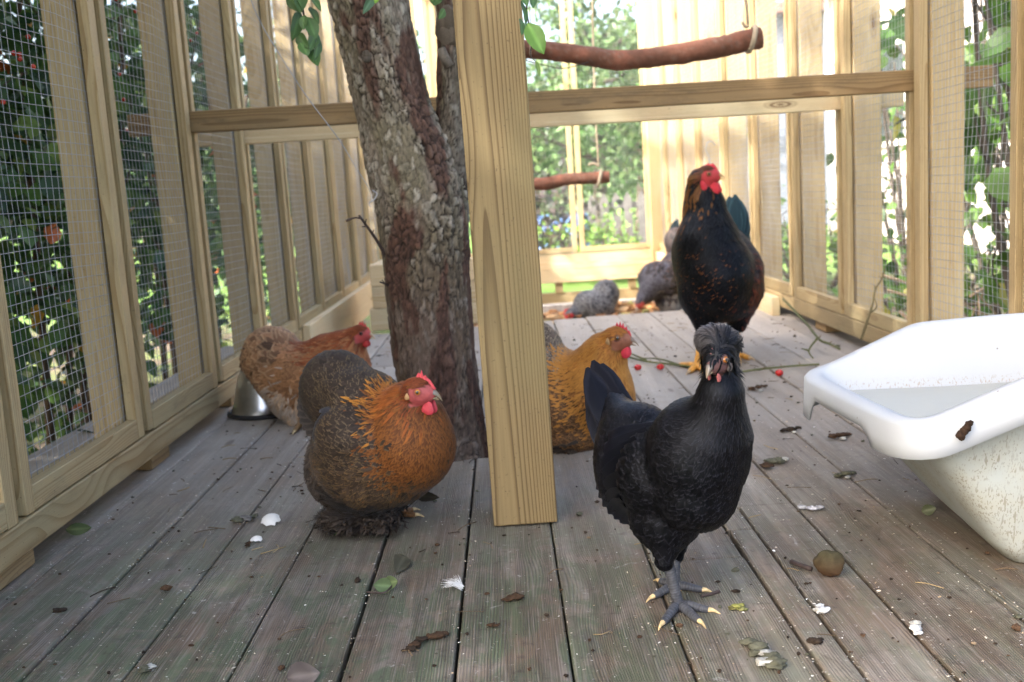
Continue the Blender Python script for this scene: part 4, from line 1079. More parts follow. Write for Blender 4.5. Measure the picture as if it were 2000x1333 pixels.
# ------------------------------------------------------------------ black crested hen, front right
def black_hen():
    h = Hen("crested_hen", "black crested hen standing at the front right, facing the camera", F(1320, 1175), gloss=True); h.soft = .006
    K = (0.0020, 0.0020, 0.0026)
    h.ell(1364, 885, 1.125, (100, 108, 112), 'breast'); h.ell(1308, 925, 1.17, (106, 98, 106), 'belly', 10)
    h.ell(1245, 880, 1.235, (82, 88, 92), 'back', 20); h.ell(1215, 940, 1.235, (48, 70, 88), 'belly', -14)
    h.ell(1300, 1010, 1.165, (72, 66, 66), 'belly'); h.ell(1360, 960, 1.12, (82, 80, 80), 'breast')
    h.cone((1302, 1020, 1.15), 46, (1298, 1098, 1.14), 16, 'thigh', 20); h.cone((1318, 1010, 1.21), 44, (1318, 1085, 1.215), 16, 'thigh', 20)
    h.cone((1396, 840, 1.10), 72, (1408, 768, 1.085), 41, 'neck', 26); h.cone((1408, 768, 1.085), 40, (1410, 715, 1.085), 26, 'neck', 14)
    h.cone((1225, 840, 1.26), 50, (1190, 775, 1.32), 18, 'rump', 30)
    h.head(1402, 702, 1.07, 31, (-0.62, -0.74, -0.26))
    h.ell(1404, 668, 1.085, (38, 40, 26), 'crest', 14, 10)
    base = dict(col=K, lace=(.014, .014, .019), lw=.07, cj=.4)
    h.reg = {'breast': dict(base, L=.019, W=.0075, lift=.07), 'belly': dict(base, L=.021, W=.0078, lift=.07), 'back': dict(base, L=.024, W=.0085, lift=.06, col=(.0035, .0035, .005)),
             'thigh': dict(base, L=.014, W=.005, lift=.06), 'neck': dict(base, L=.027, W=.0028, lift=.05, dens=2.4, jit=.1), 'rump': dict(base, L=.03, W=.0085, lift=.06),
             'head': dict(base, L=.010, W=.0010, lift=.05, dens=7), 'crest': dict(col=(.055, .052, .055), lace=(.085, .08, .085), lw=.3, L=.029, W=.0015, lift=.20, dens=11, jit=.32, cj=.45)}
    def rec(p, ri, names, c1, c2, lw):
        isc = np.array([n in ('crest', 'head', 'neck') for n in names])[ri]; hh = h.toH(p); up_ = hh[:, 2] + .35 * hh[:, 0] * 0 + .5 * (vnoise(p[:, 0] * 90, p[:, 1] * 90, p[:, 2] * 90) - .5)
        g = np.clip((up_ - .85) / .45, 0, 1)[:, None]; cr = np.array([n == 'crest' for n in names])[ri][:, None]
        c1 = np.where(cr, K + (c1 - K) * g, c1); c2 = np.where(cr, np.array((.01, .01, .012)) + (c2 - .01) * g, c2); return c1, c2, lw
    h.recolor = rec
    h.flow_add([(1398, 668, 1.03), (1404, 650, 1.07), (1425, 660, 1.10), (1445, 690, 1.11)]); h.flow_add([(1404, 650, 1.07), (1375, 655, 1.085), (1352, 690, 1.09)])
    h.flow_add([(1402, 720, 1.05), (1400, 790, 1.04), (1385, 900, 1.03), (1340, 1010, 1.07), (1300, 1090, 1.12)]); h.flow_add([(1430, 720, 1.08), (1455, 800, 1.10), (1465, 900, 1.12), (1410, 1010, 1.12)])
    h.flow_add([(1375, 730, 1.09), (1330, 790, 1.13), (1260, 810, 1.24), (1190, 760, 1.32)]); h.flow_add([(1330, 850, 1.06), (1270, 880, 1.13), (1200, 900, 1.22), (1170, 880, 1.30)])
    h.flow_add([(1290, 940, 1.07), (1230, 970, 1.15), (1185, 960, 1.24)]); h.flow_add([(1300, 1010, 1.10), (1300, 1100, 1.14)])
    lb = Bag(); slate = (.062, .066, .078)
    f1 = F(1325, 1190); f2 = F(1319, 1152)
    h.leg(lb, P(1299, 1078, 1.145), f1 + [0, 0, .006], [F(1295, 1222), F(1366, 1219), F(1384, 1197)], .0066, slate)
    h.leg(lb, P(1318, 1060, 1.215), f2 + [0, 0, .006], [F(1277, 1170), F(1372, 1157), F(1290, 1140)], .0063, slate)
    h.go(.0034, 11000, lb, face=(-0.05, 0.36, -0.9), skin=(.115, .06, .062))
    h.beak((.13, .14, .17), (.19, .15, .10), .80, .32)
    h.eye(1, iris=(.28, .10, .015), lid=(.09, .05, .05), r=.24); h.eye(-1, iris=(.28, .10, .015), lid=(.09, .05, .05), r=.24)
    h.comb([(1.2, .22, .26), (1.0, .28, .50), (.85, .36, .46), (.72, .45, .80), (.58, .55, .70), (.45, .62, .98), (.34, .7, .8)], (.20, .085, .085), .13)
    h.lobe("wattle", .85, .34, -.86, (.22, .10, .32), (.36, .10, .10), .2); h.lobe("wattle", .85, -.34, -.84, (.18, .09, .26), (.34, .1, .1), .2)
    h.lobe("earlobe", -.15, .66, -.45, (.30, .16, .40), (.10, .085, .085)); h.lobe("earlobe", -.15, -.66, -.45, (.30, .16, .40), (.10, .085, .085))
    # tail: a folded fan of broad quills
    it = []
    for k, (bu, bv, tu, tv, w_, dy) in enumerate(((1212, 880, 1148, 745, 27, .05), (1206, 890, 1152, 775, 26, .035), (1220, 860, 1146, 718, 29, .06), (1228, 845, 1158, 704, 29, .07), (1236, 836, 1176, 710, 29, .075), (1210, 900, 1160, 800, 24, .02), (1246, 835, 1192, 735, 28, .06), (1226, 860, 1150, 724, 29, .045), (1240, 850, 1186, 756, 27, .03), (1232, 870, 1172, 790, 26, .015))):
        b_ = P(bu, bv, 1.25); t_ = P(tu, tv, 1.25 + dy + .03); m_ = (b_ + t_) / 2 + np.array([-.004, -.006, -.002]); it.append((b_, m_, t_, w_ * 1.26 / FOC, (-.35 + .08 * k, -1, .25)))
    h.quills("tail", it, (.005, .005, .008), (.010, .010, .015), .10)
    it = []
    for k in range(9):            # folded wing along the flank
        u0, v0 = 1292 - 5 * k, 872 + 13 * k; b_ = P(u0, v0, 1.165); t_ = P(1188 + 3 * k, 905 + 14 * k, 1.262 - .006 * k); b_ = b_ - h.grad(b_[None])[0] * (h.sdf(b_[None])[0] - .004); t_ = t_ - h.grad(t_[None])[0] * (h.sdf(t_[None])[0] - .005)
        m_ = (b_ + t_) / 2; nn = h.grad(m_[None])[0]; m_ = m_ - nn * (h.sdf(m_[None])[0] - .006); it.append((b_, m_, t_, 15 * 1.2 / FOC, nn))
    h.quills("wing", it, (.004, .0045, .008), (.012, .014, .024), .12)
black_hen()

# ------------------------------------------------------------------ brown hen, front left
def brown_hen():
    h = Hen("brown_hen", "squat dark brown hen with a golden neck, sitting low beside the tree", F(745, 1012)); h.soft = .007
    h.ell(742, 885, 1.53, (135, 118, 108), 'belly'); h.ell(802, 862, 1.49, (84, 96, 100), 'breast', -8)
    h.ell(664, 768, 1.585, (74, 78, 84), 'cushion', -20); h.ell(658, 905, 1.57, (56, 80, 78), 'fluff', 10)
    h.ell(735, 938, 1.52, (92, 92, 54), 'belly'); h.ell(712, 782, 1.55, (92, 88, 60), 'back', 24); h.ell(700, 855, 1.49, (84, 70, 70), 'wing', 15)
    h.cone((800, 860, 1.50), 80, (802, 815, 1.485), 56, 'breast', 30); h.cone((768, 822, 1.505), 56, (795, 784, 1.482), 36, 'neck', 18)
    h.cone((798, 800, 1.485), 46, (806, 776, 1.475), 24, 'nape', 10)
    h.ell(684, 1012, 1.50, (34, 34, 6), 'foot', 0, 4); h.ell(752, 1009, 1.50, (30, 36, 6), 'foot', 0, 4); h.cone((700, 965, 1.51), 26, (698, 1005, 1.50), 12, 'foot', 6); h.cone((765, 965, 1.51), 26, (758, 1003, 1.50), 12, 'foot', 6)
    h.head(816, 766, 1.452, 30, (.94, -.33, -.03))
    dk = (.030, .020, .0145)
    h.reg = {'belly': dict(col=(.045, .029, .018), lace=(.115, .07, .030), lw=.10, L=.028, W=.0055, lift=.06, jit=.11, dens=1.3, cj=.3), 'breast': dict(col=(.11, .038, .010), lace=(.19, .068, .015), lw=.3, L=.024, W=.0036, lift=.05, jit=.10, dens=2.2),
             'cushion': dict(col=dk, lace=(.058, .044, .031), lw=.10, L=.036, W=.0125, lift=.08, dens=.8), 'back': dict(col=dk, lace=(.10, .070, .038), lw=.08, L=.026, W=.0085, lift=.07),
             'wing': dict(col=dk, lace=(.115, .08, .045), lw=.08, L=.028, W=.0095, lift=.06), 'fluff': dict(col=(.058, .044, .036), lace=(.085, .066, .054), lw=.3, L=.024, W=.0022, lift=.28, dens=2.6, jit=.4, cj=.3),
             'neck': dict(col=(.10, .028, .007), lace=(.42, .185, .028), lw=.60, L=.034, W=.0026, lift=.07, dens=3.2, jit=.10), 'nape': dict(col=(.17, .040, .010), lace=(.22, .055, .012), lw=.3, L=.018, W=.0016, lift=.06, dens=4.5),
             'head': dict(col=(.13, .030, .010), lace=(.2,.05,.015), lw=.3, L=.011, W=.0010, lift=.06, dens=7), 'foot': dict(col=(.026, .019, .015), lace=(.06, .042, .03), lw=.15, L=.040, W=.0030, lift=.30, dens=7, jit=.55)}
    def rec(p, ri, names, c1, c2, lw):
        isn = np.array([n == 'neck' for n in names])[ri]; d = np.linalg.norm(p - h.hc, axis=1); f = np.clip((d - .035) / .055, 0, 1)
        blk = isn & (RNG.random(len(p)) < f * .85); c1[blk] = (.016, .009, .005); lw[blk] = .36
        near = isn[:, None] * (1 - f[:, None]); c2 += (np.array((.24, .062, .012)) - c2) * near * .9; c1 += (np.array((.20, .05, .01)) - c1) * near * .9
        br = np.array([n == 'breast' for n in names])[ri]; lowf = np.clip((.125 - p[:, 2]) / .05, 0, 1)[:, None] * br[:, None]
        c1 += (np.array((.075, .035, .014)) - c1) * lowf; c2 += (np.array((.17, .075, .02)) - c2) * lowf
        return c1, c2, lw
    h.recolor = rec
    h.flow_add([(835, 760, 1.46), (800, 755, 1.46), (770, 790, 1.48), (730, 820, 1.50), (660, 800, 1.53), (590, 790, 1.58)]); h.flow_add([(800, 745, 1.47), (740, 750, 1.53), (690, 720, 1.57), (640, 690, 1.60), (595, 740, 1.62)])
    h.flow_add([(815, 800, 1.44), (790, 850, 1.42), (740, 900, 1.43), (650, 900, 1.48)]); h.flow_add([(840, 800, 1.43), (840, 860, 1.41), (800, 930, 1.43), (720, 970, 1.46), (650, 960, 1.5)])
    h.flow_add([(860, 810, 1.45), (880, 870, 1.45), (850, 940, 1.46), (790, 985, 1.48)]); h.flow_add([(660, 850, 1.5), (620, 900, 1.53), (610, 960, 1.56)])
    h.flow_add([(720, 1004, 1.49), (680, 1010, 1.48), (640, 1018, 1.47)]); h.flow_add([(700, 1000, 1.47), (680, 1026, 1.42)]); h.flow_add([(740, 1000, 1.47), (710, 1024, 1.43)]); h.flow_add([(775, 1000, 1.48), (745, 1018, 1.45)]); h.flow_add([(700, 960, 1.46), (700, 1000, 1.47)]); h.flow_add([(760, 960, 1.46), (760, 1000, 1.47)])
    lb = Bag()
    a1 = F(765, 1010) + [0, 0, .01]; h.leg(lb, P(760, 975, 1.5), a1, [F(806, 1000), F(812, 1010), F(770, 1025)], .0065, (.22, .10, .035))
    a2 = F(700, 1018) + [0, 0, .01]; h.leg(lb, P(705, 985, 1.5), a2, [F(735, 1030), F(690, 1035)], .006, (.10, .06, .03))
    h.go(.0042, 15000, lb, face=(-0.30, 0.46, -0.85), skin=(.36, .075, .075))
    h.beak((.15, .15, .18), (.24, .19, .10), .78, .34)
    for sd in (1, -1):
        h.eye(sd, iris=(.50, .22, .03), lid=(.36, .08, .07), r=.20, x=.30, z=.14); h.lobe("wattle", .82, sd * .30, -1.0, (.42, .12, .46), (.50, .05, .07), .25); h.lobe("earlobe", -.45, sd * .74, -.18, (.16, .10, .24), (.46, .27, .12))
    h.comb([(1.30, .22, .30), (1.1, .32, .62), (.9, .42, .86), (.75, .5, .95), (.6, .55, 1.18), (.48, .62, 1.05), (.35, .68, 1.5), (.22, .74, 1.2), (.08, .8, 1.3), (-.1, .85, .95)], (.52, .05, .065), .12)
    it = []
    for k in range(7):           # blue-black wing quills that show below the back
        b_ = P(690 - 4 * k, 812 + 9 * k, 1.47); t_ = P(606 + 8 * k, 800 + 13 * k, 1.505); m_ = (b_ + t_) / 2
        nn = h.grad(m_[None])[0]; b_, m_, t_ = [x - h.grad(x[None])[0] * (h.sdf(x[None])[0] - o_) for x, o_ in ((b_, .001), (m_, .004), (t_, .004))]; it.append((b_, m_, t_, 13 * 1.5 / FOC, nn))
    h.quills("wing", it, (.030, .028, .034), (.07, .07, .085), .10)
    it = []
    for k in range(16):          # soft drooping tail quills round the cushion
        a_ = math.radians(100 + 9.5 * k); c_ = P(672, 775, 1.60); d_ = np.array([math.cos(a_), -.15, math.sin(a_)]); r_ = 88 * 1.6 / FOC
        b_ = c_ + d_ * r_ * .35; t_ = c_ + d_ * r_ * 1.0 + np.array([-.004, 0, -.018]); m_ = (b_ + t_) / 2 + d_ * .004; it.append((b_, m_, t_, 17 * 1.6 / FOC, (d_[0] * .5, -1, d_[2] * .5)))
    h.quills("tail", it, (.034, .027, .024), (.075, .06, .05), .10)
brown_hen()


# ------------------------------------------------------------------ buff hen behind it
def buff_hen():
    h = Hen("buff_hen", "buff hen with red-brown neck and pale fluff beside the steel bowl", F(590, 830)); h.soft = .008
    h.ell(533, 700, 2.40, (56, 64, 60), 'cushion', -10); h.ell(612, 740, 2.36, (92, 76, 62), 'body'); h.ell(605, 702, 2.38, (76, 62, 32), 'back', 0)
    h.ell(672, 725, 2.34, (52, 62, 62), 'breast'); h.ell(572, 770, 2.36, (46, 58, 46), 'fluff'); h.cone((575, 780, 2.33), 42, (585, 818, 2.32), 22, 'thigh'); h.cone((615, 780, 2.38), 42, (620, 818, 2.38), 22, 'thigh')
    h.cone((650, 695, 2.36), 46, (690, 665, 2.34), 24, 'neck', 24); h.ell(540, 748, 2.38, (36, 50, 32), 'under')
    h.head(704, 653, 2.33, 18.5, (.96, -.26, -.06))
    tan = (.30, .155, .075)
    h.reg = {'cushion': dict(col=(.21, .105, .05), lace=(.36, .21, .11), lw=.16, L=.052, W=.019, lift=.12, dens=.55, cj=.3), 'body': dict(col=(.24, .115, .05), lace=(.33, .165, .075), lw=.15, L=.03, W=.0095, lift=.08), 'back': dict(col=(.33, .155, .07), lace=(.40, .2, .1), lw=.15, L=.03, W=.008, lift=.06),
             'breast': dict(col=(.28, .11, .04), L=.03, W=.007), 'fluff': dict(col=(.38, .29, .22), lace=(.42, .34, .27), lw=.4, L=.03, W=.0022, lift=.25, dens=4, jit=.35), 'thigh': dict(col=(.45, .31, .2), L=.026, W=.004, lift=.18, dens=2, jit=.3),
             'under': dict(col=(.34, .18, .085), lace=(.40, .24, .13), lw=.2, L=.034, W=.008, lift=.14), 'neck': dict(col=(.20, .048, .013), lace=(.26, .068, .018), lw=.3, L=.04, W=.0036, lift=.07, dens=3), 'head': dict(col=(.19, .042, .012), L=.013, W=.0013, dens=6)}
    h.flow_add([(705, 640, 2.33), (670, 650, 2.34), (610, 668, 2.36), (540, 650, 2.38), (485, 690, 2.42)]); h.flow_add([(700, 670, 2.30), (680, 700, 2.28), (620, 730, 2.27), (540, 740, 2.31), (490, 730, 2.38)])
    h.flow_add([(710, 680, 2.32), (715, 730, 2.31), (680, 780, 2.31)]); h.flow_add([(580, 750, 2.28), (580, 820, 2.3)]); h.flow_add([(540, 700, 2.33), (510, 720, 2.35), (510, 760, 2.36)])
    lb = Bag(); h.leg(lb, P(587, 805, 2.32), F(590, 832) + [0, 0, .01], [F(625, 836), F(612, 846), F(575, 846)], .007, (.24, .14, .06)); h.leg(lb, P(622, 805, 2.38), F(622, 820) + [0, 0, .01], [F(655, 822), F(645, 832)], .007, (.24, .14, .06))
    h.go(.006, 7500, lb, face=(-0.30, 0.46, -0.9), skin=(.45, .07, .065)); h.beak((.40, .28, .18), (.46, .34, .2), .75, .34)
    for sd in (1, -1): h.eye(sd, iris=(.05, .02, .01), lid=(.35, .06, .05), r=.2); h.lobe("wattle", .7, sd * .3, -.98, (.3, .11, .36), (.55, .045, .045), .2)
    h.comb([(1.1, .3, .45), (.9, .4, .8), (.75, .5, .75), (.6, .6, 1.25), (.45, .7, 1.0), (.3, .75, 1.5), (.15, .8, 1.15), (0, .85, 1.4), (-.2, .85, 1.0)], (.6, .07, .06), .12)
    it = []
    for k in range(8):
        a_ = math.radians(140 + 14 * k); c_ = P(528, 703, 2.44); d_ = np.array([math.cos(a_), -.1, math.sin(a_)]); r_ = 60 * 2.4 / FOC; it.append((c_ + d_ * r_ * .3, c_ + d_ * r_ * .7 + [0, -.004, 0], c_ + d_ * r_ * 1.03 + [0, 0, -.01], .017, (d_[0] * .4, -1, d_[2] * .4)))
    h.quills("tail", it, (.10, .055, .035), (.2, .12, .07), .12)
buff_hen()

# ------------------------------------------------------------------ golden hen behind the post
def gold_hen():
    h = Hen("golden_hen", "golden-necked brown hen half hidden behind the timber post", F(1120, 885)); h.soft = .007
    h.ell(1105, 800, 1.98, (108, 100, 84), 'belly'); h.ell(1168, 778, 1.94, (68, 78, 82), 'breast', -6); h.ell(1055, 690, 2.04, (46, 56, 62), 'cushion', -15); h.ell(1085, 735, 2.0, (72, 72, 56), 'back', 12)
    h.ell(1110, 845, 1.96, (82, 80, 42), 'belly'); h.cone((1162, 762, 1.94), 72, (1180, 702, 1.925), 44, 'neck', 26); h.cone((1140, 735, 1.96), 48, (1180, 685, 1.93), 32, 'neck', 18); h.cone((1180, 702, 1.925), 40, (1194, 672, 1.92), 24, 'nape', 10)
    h.ell(1105, 884, 1.93, (42, 44, 13), 'foot', 0, 8)
    h.head(1204, 663, 1.905, 25.5, (.95, -.30, -.04))
    h.reg = {'belly': dict(col=(.085, .042, .018), lace=(.21, .105, .038), lw=.13, L=.026, W=.0072, lift=.08), 'breast': dict(col=(.20, .08, .020), lace=(.30, .135, .03), lw=.22, L=.026, W=.0042, lift=.05, jit=.1, dens=1.9), 'cushion': dict(col=(.10, .07, .05), lace=(.26, .20, .14), lw=.14, L=.036, W=.011, lift=.08),
             'back': dict(col=(.095, .07, .052), lace=(.24, .19, .13), lw=.14, L=.028, W=.008, lift=.07), 'neck': dict(col=(.26, .095, .015), lace=(.42, .185, .035), lw=.6, L=.038, W=.0032, lift=.06, dens=3, jit=.09), 'nape': dict(col=(.34, .13, .022), lace=(.46, .19, .03), lw=.4, L=.02, W=.002, dens=4),
             'head': dict(col=(.32, .115, .022), lace=(.4, .15, .03), lw=.3, L=.012, W=.0012, dens=7), 'foot': dict(col=(.04, .03, .022), lace=(.1, .07, .05), lw=.15, L=.035, W=.0048, lift=.2, dens=2, jit=.4)}
    def rec(p, ri, names, c1, c2, lw):
        isn = np.array([n == 'neck' for n in names])[ri]; d = np.linalg.norm(p - h.hc, axis=1); f = np.clip((d - .06) / .07, 0, 1); blk = isn & (RNG.random(len(p)) < f * .5); c1[blk] = (.02, .012, .006); lw[blk] = .5
        return c1, c2, lw
    h.recolor = rec
    h.flow_add([(1215, 645, 1.9), (1170, 660, 1.92), (1110, 705, 1.95), (1070, 700, 2.0), (1050, 640, 2.06)]); h.flow_add([(1200, 690, 1.88), (1165, 740, 1.86), (1110, 780, 1.88), (1030, 790, 1.95)]); h.flow_add([(1215, 690, 1.89), (1228, 750, 1.89), (1210, 820, 1.90), (1140, 870, 1.90)])
    h.flow_add([(1190, 780, 1.86), (1140, 840, 1.87), (1060, 850, 1.9)]); h.flow_add([(1130, 870, 1.92), (1090, 895, 1.88)])
    h.go(.005, 10500, None, face=(-0.28, 0.42, -0.8), skin=(.27, .10, .055)); h.beak((.17, .13, .11), (.26, .19, .13), .82, .33)
    for sd in (1, -1): h.eye(sd, iris=(.22, .10, .03), lid=(.14, .05, .035), r=.21, x=.2, z=.2); h.lobe("wattle", .78, sd * .3, -.95, (.36, .11, .48), (.58, .035, .06), .25); h.lobe("earlobe", -.55, sd * .74, -.1, (.18, .10, .3), (.42, .25, .11))
    h.comb([(1.15, .3, .4), (1.0, .36, .75), (.9, .4, .66), (.78, .48, 1.05), (.66, .54, .88), (.54, .6, 1.32), (.42, .66, 1.02), (.3, .7, 1.42), (.18, .75, 1.05), (.05, .8, 1.36), (-.08, .8, 1.02), (-.2, .8, 1.1)], (.55, .025, .045), .11)
gold_hen()

# ------------------------------------------------------------------ tall black hen at the back right
def tall_hen():
    h = Hen("tall_hen", "tall black hen with red face and wattles standing behind the crested hen", F(1400, 715), gloss=True); h.soft = .010
    h.ell(1398, 535, 2.70, (72, 90, 84), 'breast'); h.ell(1380, 478, 2.70, (56, 66, 62), 'breast'); h.ell(1404, 510, 2.86, (66, 110, 66), 'back', -6); h.ell(1402, 580, 2.74, (74, 82, 50), 'belly')
    h.cone((1368, 575, 2.70), 40, (1376, 640, 2.69), 17, 'thigh', 14); h.cone((1446, 570, 2.74), 42, (1440, 632, 2.75), 18, 'thigh', 14)
    h.cone((1384, 455, 2.70), 48, (1380, 398, 2.70), 30, 'neck', 20); h.cone((1380, 395, 2.70), 31, (1376, 358, 2.70), 21, 'neck', 12); h.cone((1360, 415, 2.72), 24, (1364, 352, 2.70), 18, 'hackle', 8)
    h.ell(1452, 545, 2.76, (30, 80, 60), 'wing', 14); h.ell(1340, 515, 2.76, (22, 80, 60), 'breast', -6); h.cone((1425, 475, 2.92), 30, (1432, 430, 3.0), 12, 'rump', 20)
    h.head(1381, 345, 2.685, 21, (.90, -.42, .05))
    K = (.0028, .0028, .003); sp = (.28, .10, .03)
    h.reg = {'breast': dict(col=K, lace=(.012, .012, .014), lw=.05, L=.036, W=.0105, lift=.07, cj=.3), 'belly': dict(col=K, L=.036, W=.010, lift=.08), 'back': dict(col=K, lace=(.02, .03, .032), lw=.1, L=.042, W=.012), 'thigh': dict(col=K, L=.028, W=.007, lift=.08), 'neck': dict(col=K, lace=(.02, .022, .024), lw=.1, L=.042, W=.0052, dens=2),
             'hackle': dict(col=(.10, .042, .012), lace=(.17, .075, .02), lw=.4, L=.046, W=.0042, dens=4), 'wing': dict(col=(.03, .012, .009), lace=(.13, .035, .02), lw=.25, L=.045, W=.012), 'rump': dict(col=K, L=.05, W=.014), 'head': dict(col=(.11, .038, .018), lace=(.15, .05, .02), lw=.3, L=.016, W=.0018, dens=5)}
    def rec(p, ri, names, c1, c2, lw):
        ok = np.array([n in ('breast', 'wing') for n in names])[ri]; s_ = ok & (RNG.random(len(p)) < .20 * np.clip(1.35 - np.abs(p[:, 2] - .26) / .12, 0, 1)); c2[s_] = sp; lw[s_] = .02; lw[s_] = -.10
        return c1, c2, lw
    h.recolor = rec
    h.flow_add([(1385, 330, 2.68), (1360, 345, 2.73), (1352, 400, 2.76), (1350, 460, 2.78)]); h.flow_add([(1385, 375, 2.66), (1388, 440, 2.62), (1395, 520, 2.58), (1395, 600, 2.62)]); h.flow_add([(1395, 400, 2.69), (1425, 450, 2.68), (1455, 510, 2.68), (1450, 580, 2.70), (1440, 630, 2.73)])
    h.flow_add([(1370, 430, 2.69), (1345, 480, 2.68), (1335, 540, 2.69), (1365, 610, 2.68)]); h.flow_add([(1380, 440, 2.8), (1415, 440, 2.9), (1430, 395, 3.0)]); h.flow_add([(1465, 460, 2.76), (1475, 520, 2.8), (1470, 560, 2.85)])
    lb = Bag(); yl = (.62, .30, .055)
    a1 = F(1362, 722); a2 = F(1435, 698); h.leg(lb, P(1376, 630, 2.69), a1 + [0, 0, .012], [F(1346, 730), F(1385, 735), F(1330, 716)], .0098, yl, (.5, .35, .2)); h.leg(lb, P(1440, 622, 2.75), a2 + [0, 0, .012], [F(1464, 703), F(1445, 712), F(1418, 706)], .0098, yl, (.5, .35, .2))
    h.go(.0068, 6800, lb, face=(-0.25, 0.5, -0.95), skin=(.50, .045, .05)); h.beak((.36, .24, .12), (.46, .32, .12), .8, .33)
    for sd in (1, -1): h.eye(sd, iris=(.30, .11, .02), lid=(.38, .05, .045), r=.19); h.lobe("wattle", .60, sd * .36, -1.12, (.62, .14, .58), (.60, .030, .05), .3); h.lobe("earlobe", -.25, sd * .72, -.75, (.26, .12, .52), (.58, .035, .055), -.3)
    h.comb([(1.0, .45, .6), (.8, .6, .95), (.6, .7, 1.15), (.4, .8, 1.05), (.2, .85, 1.2), (0, .85, 1.1), (-.3, .8, .95)], (.6, .035, .05), .22)
    it = []
    for k, (tu, tv) in enumerate(((1408, 396), (1418, 384), (1430, 380), (1441, 392), (1447, 412), (1426, 396), (1450, 436))):
        b_ = P(1426 + 4 * k, 480, 2.86); t_ = P(tu + 6, tv, 2.97); it.append((b_, (b_ + t_) / 2 + [.006, -.01, .004], t_, .026, (-.3 + .15 * k, -1, .2)))
    h.quills("tail", it, (.010, .024, .028), (.028, .06, .066), .15)
tall_hen()

# ------------------------------------------------------------------ two hens scratching in the chips at the far end
def far_hens():
    h = Hen("grey_hen", "grey speckled hen pecking in the wood chips by the back wall", (.55, 5.95, GZ)); h.soft = .02
    Y = 5.95
    h.ell(1182, 578, Y, (26, 30, 31), 'body', 20, 8); h.ell(1160, 600, Y - .05, (40, 34, 30), 'body', 25, 8); h.ell(1150, 620, Y, (38, 34, 26), 'body', 0, 8); h.cone((1140, 605, Y - .05), 22, (1118, 616, Y - .1), 11, 'body', 8); h.cone((1160, 640, Y), 14, (1160, 668, Y), 6, 'body', 6)
    h.head(1113, 614, Y - .12, 10.5, (-.75, -.2, -.6))
    h.reg = {k: dict(col=(.040, .042, .052), lace=(.15, .155, .17), lw=.24, L=.06, W=.017, lift=.09, cj=.3) for k in ('body', 'head')}; h.reg['head'] = dict(col=(.2, .2, .22), L=.02, W=.004, dens=4)
    h.flow_add([(1113, 605, Y - .12), (1140, 590, Y - .12), (1170, 560, Y - .1), (1198, 548, Y + .1)]); h.flow_add([(1125, 625, Y - .15), (1160, 615, Y - .18), (1190, 600, Y - .15)]); h.flow_add([(1190, 560, Y - .1), (1205, 590, Y)])
    lb = Bag()
    for dx in (0, 12):
        a_ = np.array([*F(1155 + dx, 668, GZ)[:2], GZ]); h.leg(lb, P(1158 + dx, 655, Y), np.array([P(1158 + dx, 668, Y)[0], Y, GZ + .012]), [], .012, (.4, .25, .08))
    h.go(.012, 2200, lb, face=(-.3, .5, -.9), skin=(.55, .05, .06)); h.beak((.4, .3, .2), (.45, .35, .2), .8)
    for sd in (1, -1): h.eye(sd); h.lobe("wattle", .6, sd * .35, -1.0, (.4, .14, .5), (.6, .05, .06), .2)
    h.comb([(1.0, .4, .7), (.7, .6, 1.2), (.5, .7, 1.0), (.2, .85, 1.5), (-.1, .8, 1.1), (-.4, .8, 1.2)], (.62, .05, .07), .16)
    h = Hen("speckled_hen", "dark hen with gold speckles bending down behind the tall black hen", (.95, 5.6, GZ)); h.soft = .02
    Y = 5.6
    h.ell(1292, 550, Y, (46, 40, 38), 'body', 18, 8); h.ell(1330, 530, Y + .08, (42, 38, 42), 'body', 10, 8); h.ell(1322, 480, Y + .2, (22, 26, 34), 'rear', -10, 8); h.cone((1275, 560, Y - .06), 26, (1254, 585, Y - .12), 12, 'front', 8); h.ell(1312, 590, Y, (34, 34, 22), 'fluff', 20, 8)
    h.cone((1310, 600, Y - .05), 18, (1312, 655, Y - .05), 8, 'fluff', 8); h.cone((1332, 600, Y + .05), 18, (1334, 655, Y + .05), 8, 'fluff', 8)
    h.head(1250, 592, Y - .15, 10.5, (-.6, -.3, -.7))
    h.reg = {'body': dict(col=(.014, .012, .016), lace=(.28, .125, .045), lw=-.22, L=.062, W=.018, lift=.08, cj=.3), 'rear': dict(col=(.03, .024, .026), lace=(.09, .065, .055), lw=.1, L=.06, W=.018), 'front': dict(col=(.035, .035, .05), lace=(.07, .07, .09), lw=.2, L=.05, W=.014), 'fluff': dict(col=(.11, .105, .105), L=.05, W=.008, lift=.2, dens=2), 'head': dict(col=(.1, .09, .1), L=.02, W=.004, dens=4)}
    h.flow_add([(1250, 580, Y - .15), (1270, 545, Y - .16), (1300, 520, Y - .12), (1325, 460, Y + .15)]); h.flow_add([(1262, 590, Y - .17), (1300, 570, Y - .2), (1345, 550, Y - .1)]); h.flow_add([(1312, 590, Y - .1), (1312, 650, Y - .1)])
    lb = Bag()
    for u, y in ((1312, -.05), (1334, .05)): h.leg(lb, P(u, 645, Y + y), np.array([P(u, 660, Y + y)[0], Y + y, GZ + .012]), [], .011, (.3, .26, .2))
    h.go(.012, 2400, lb, face=(-.3, .5, -.9), skin=(.5, .08, .08)); h.beak((.5, .4, .35), (.5, .42, .35), .9)
    it = [(P(1322 + 3 * k, 485, Y + .22), P(1320 + 3 * k, 455, Y + .24), P(1318 + 5 * k, 428 + 4 * abs(k - 1), Y + .24), .035, (-.2 + .2 * k, -1, .1)) for k in range(4)]
    h.quills("tail", it, (.015, .022, .028), (.03, .05, .06), .12)
far_hens()

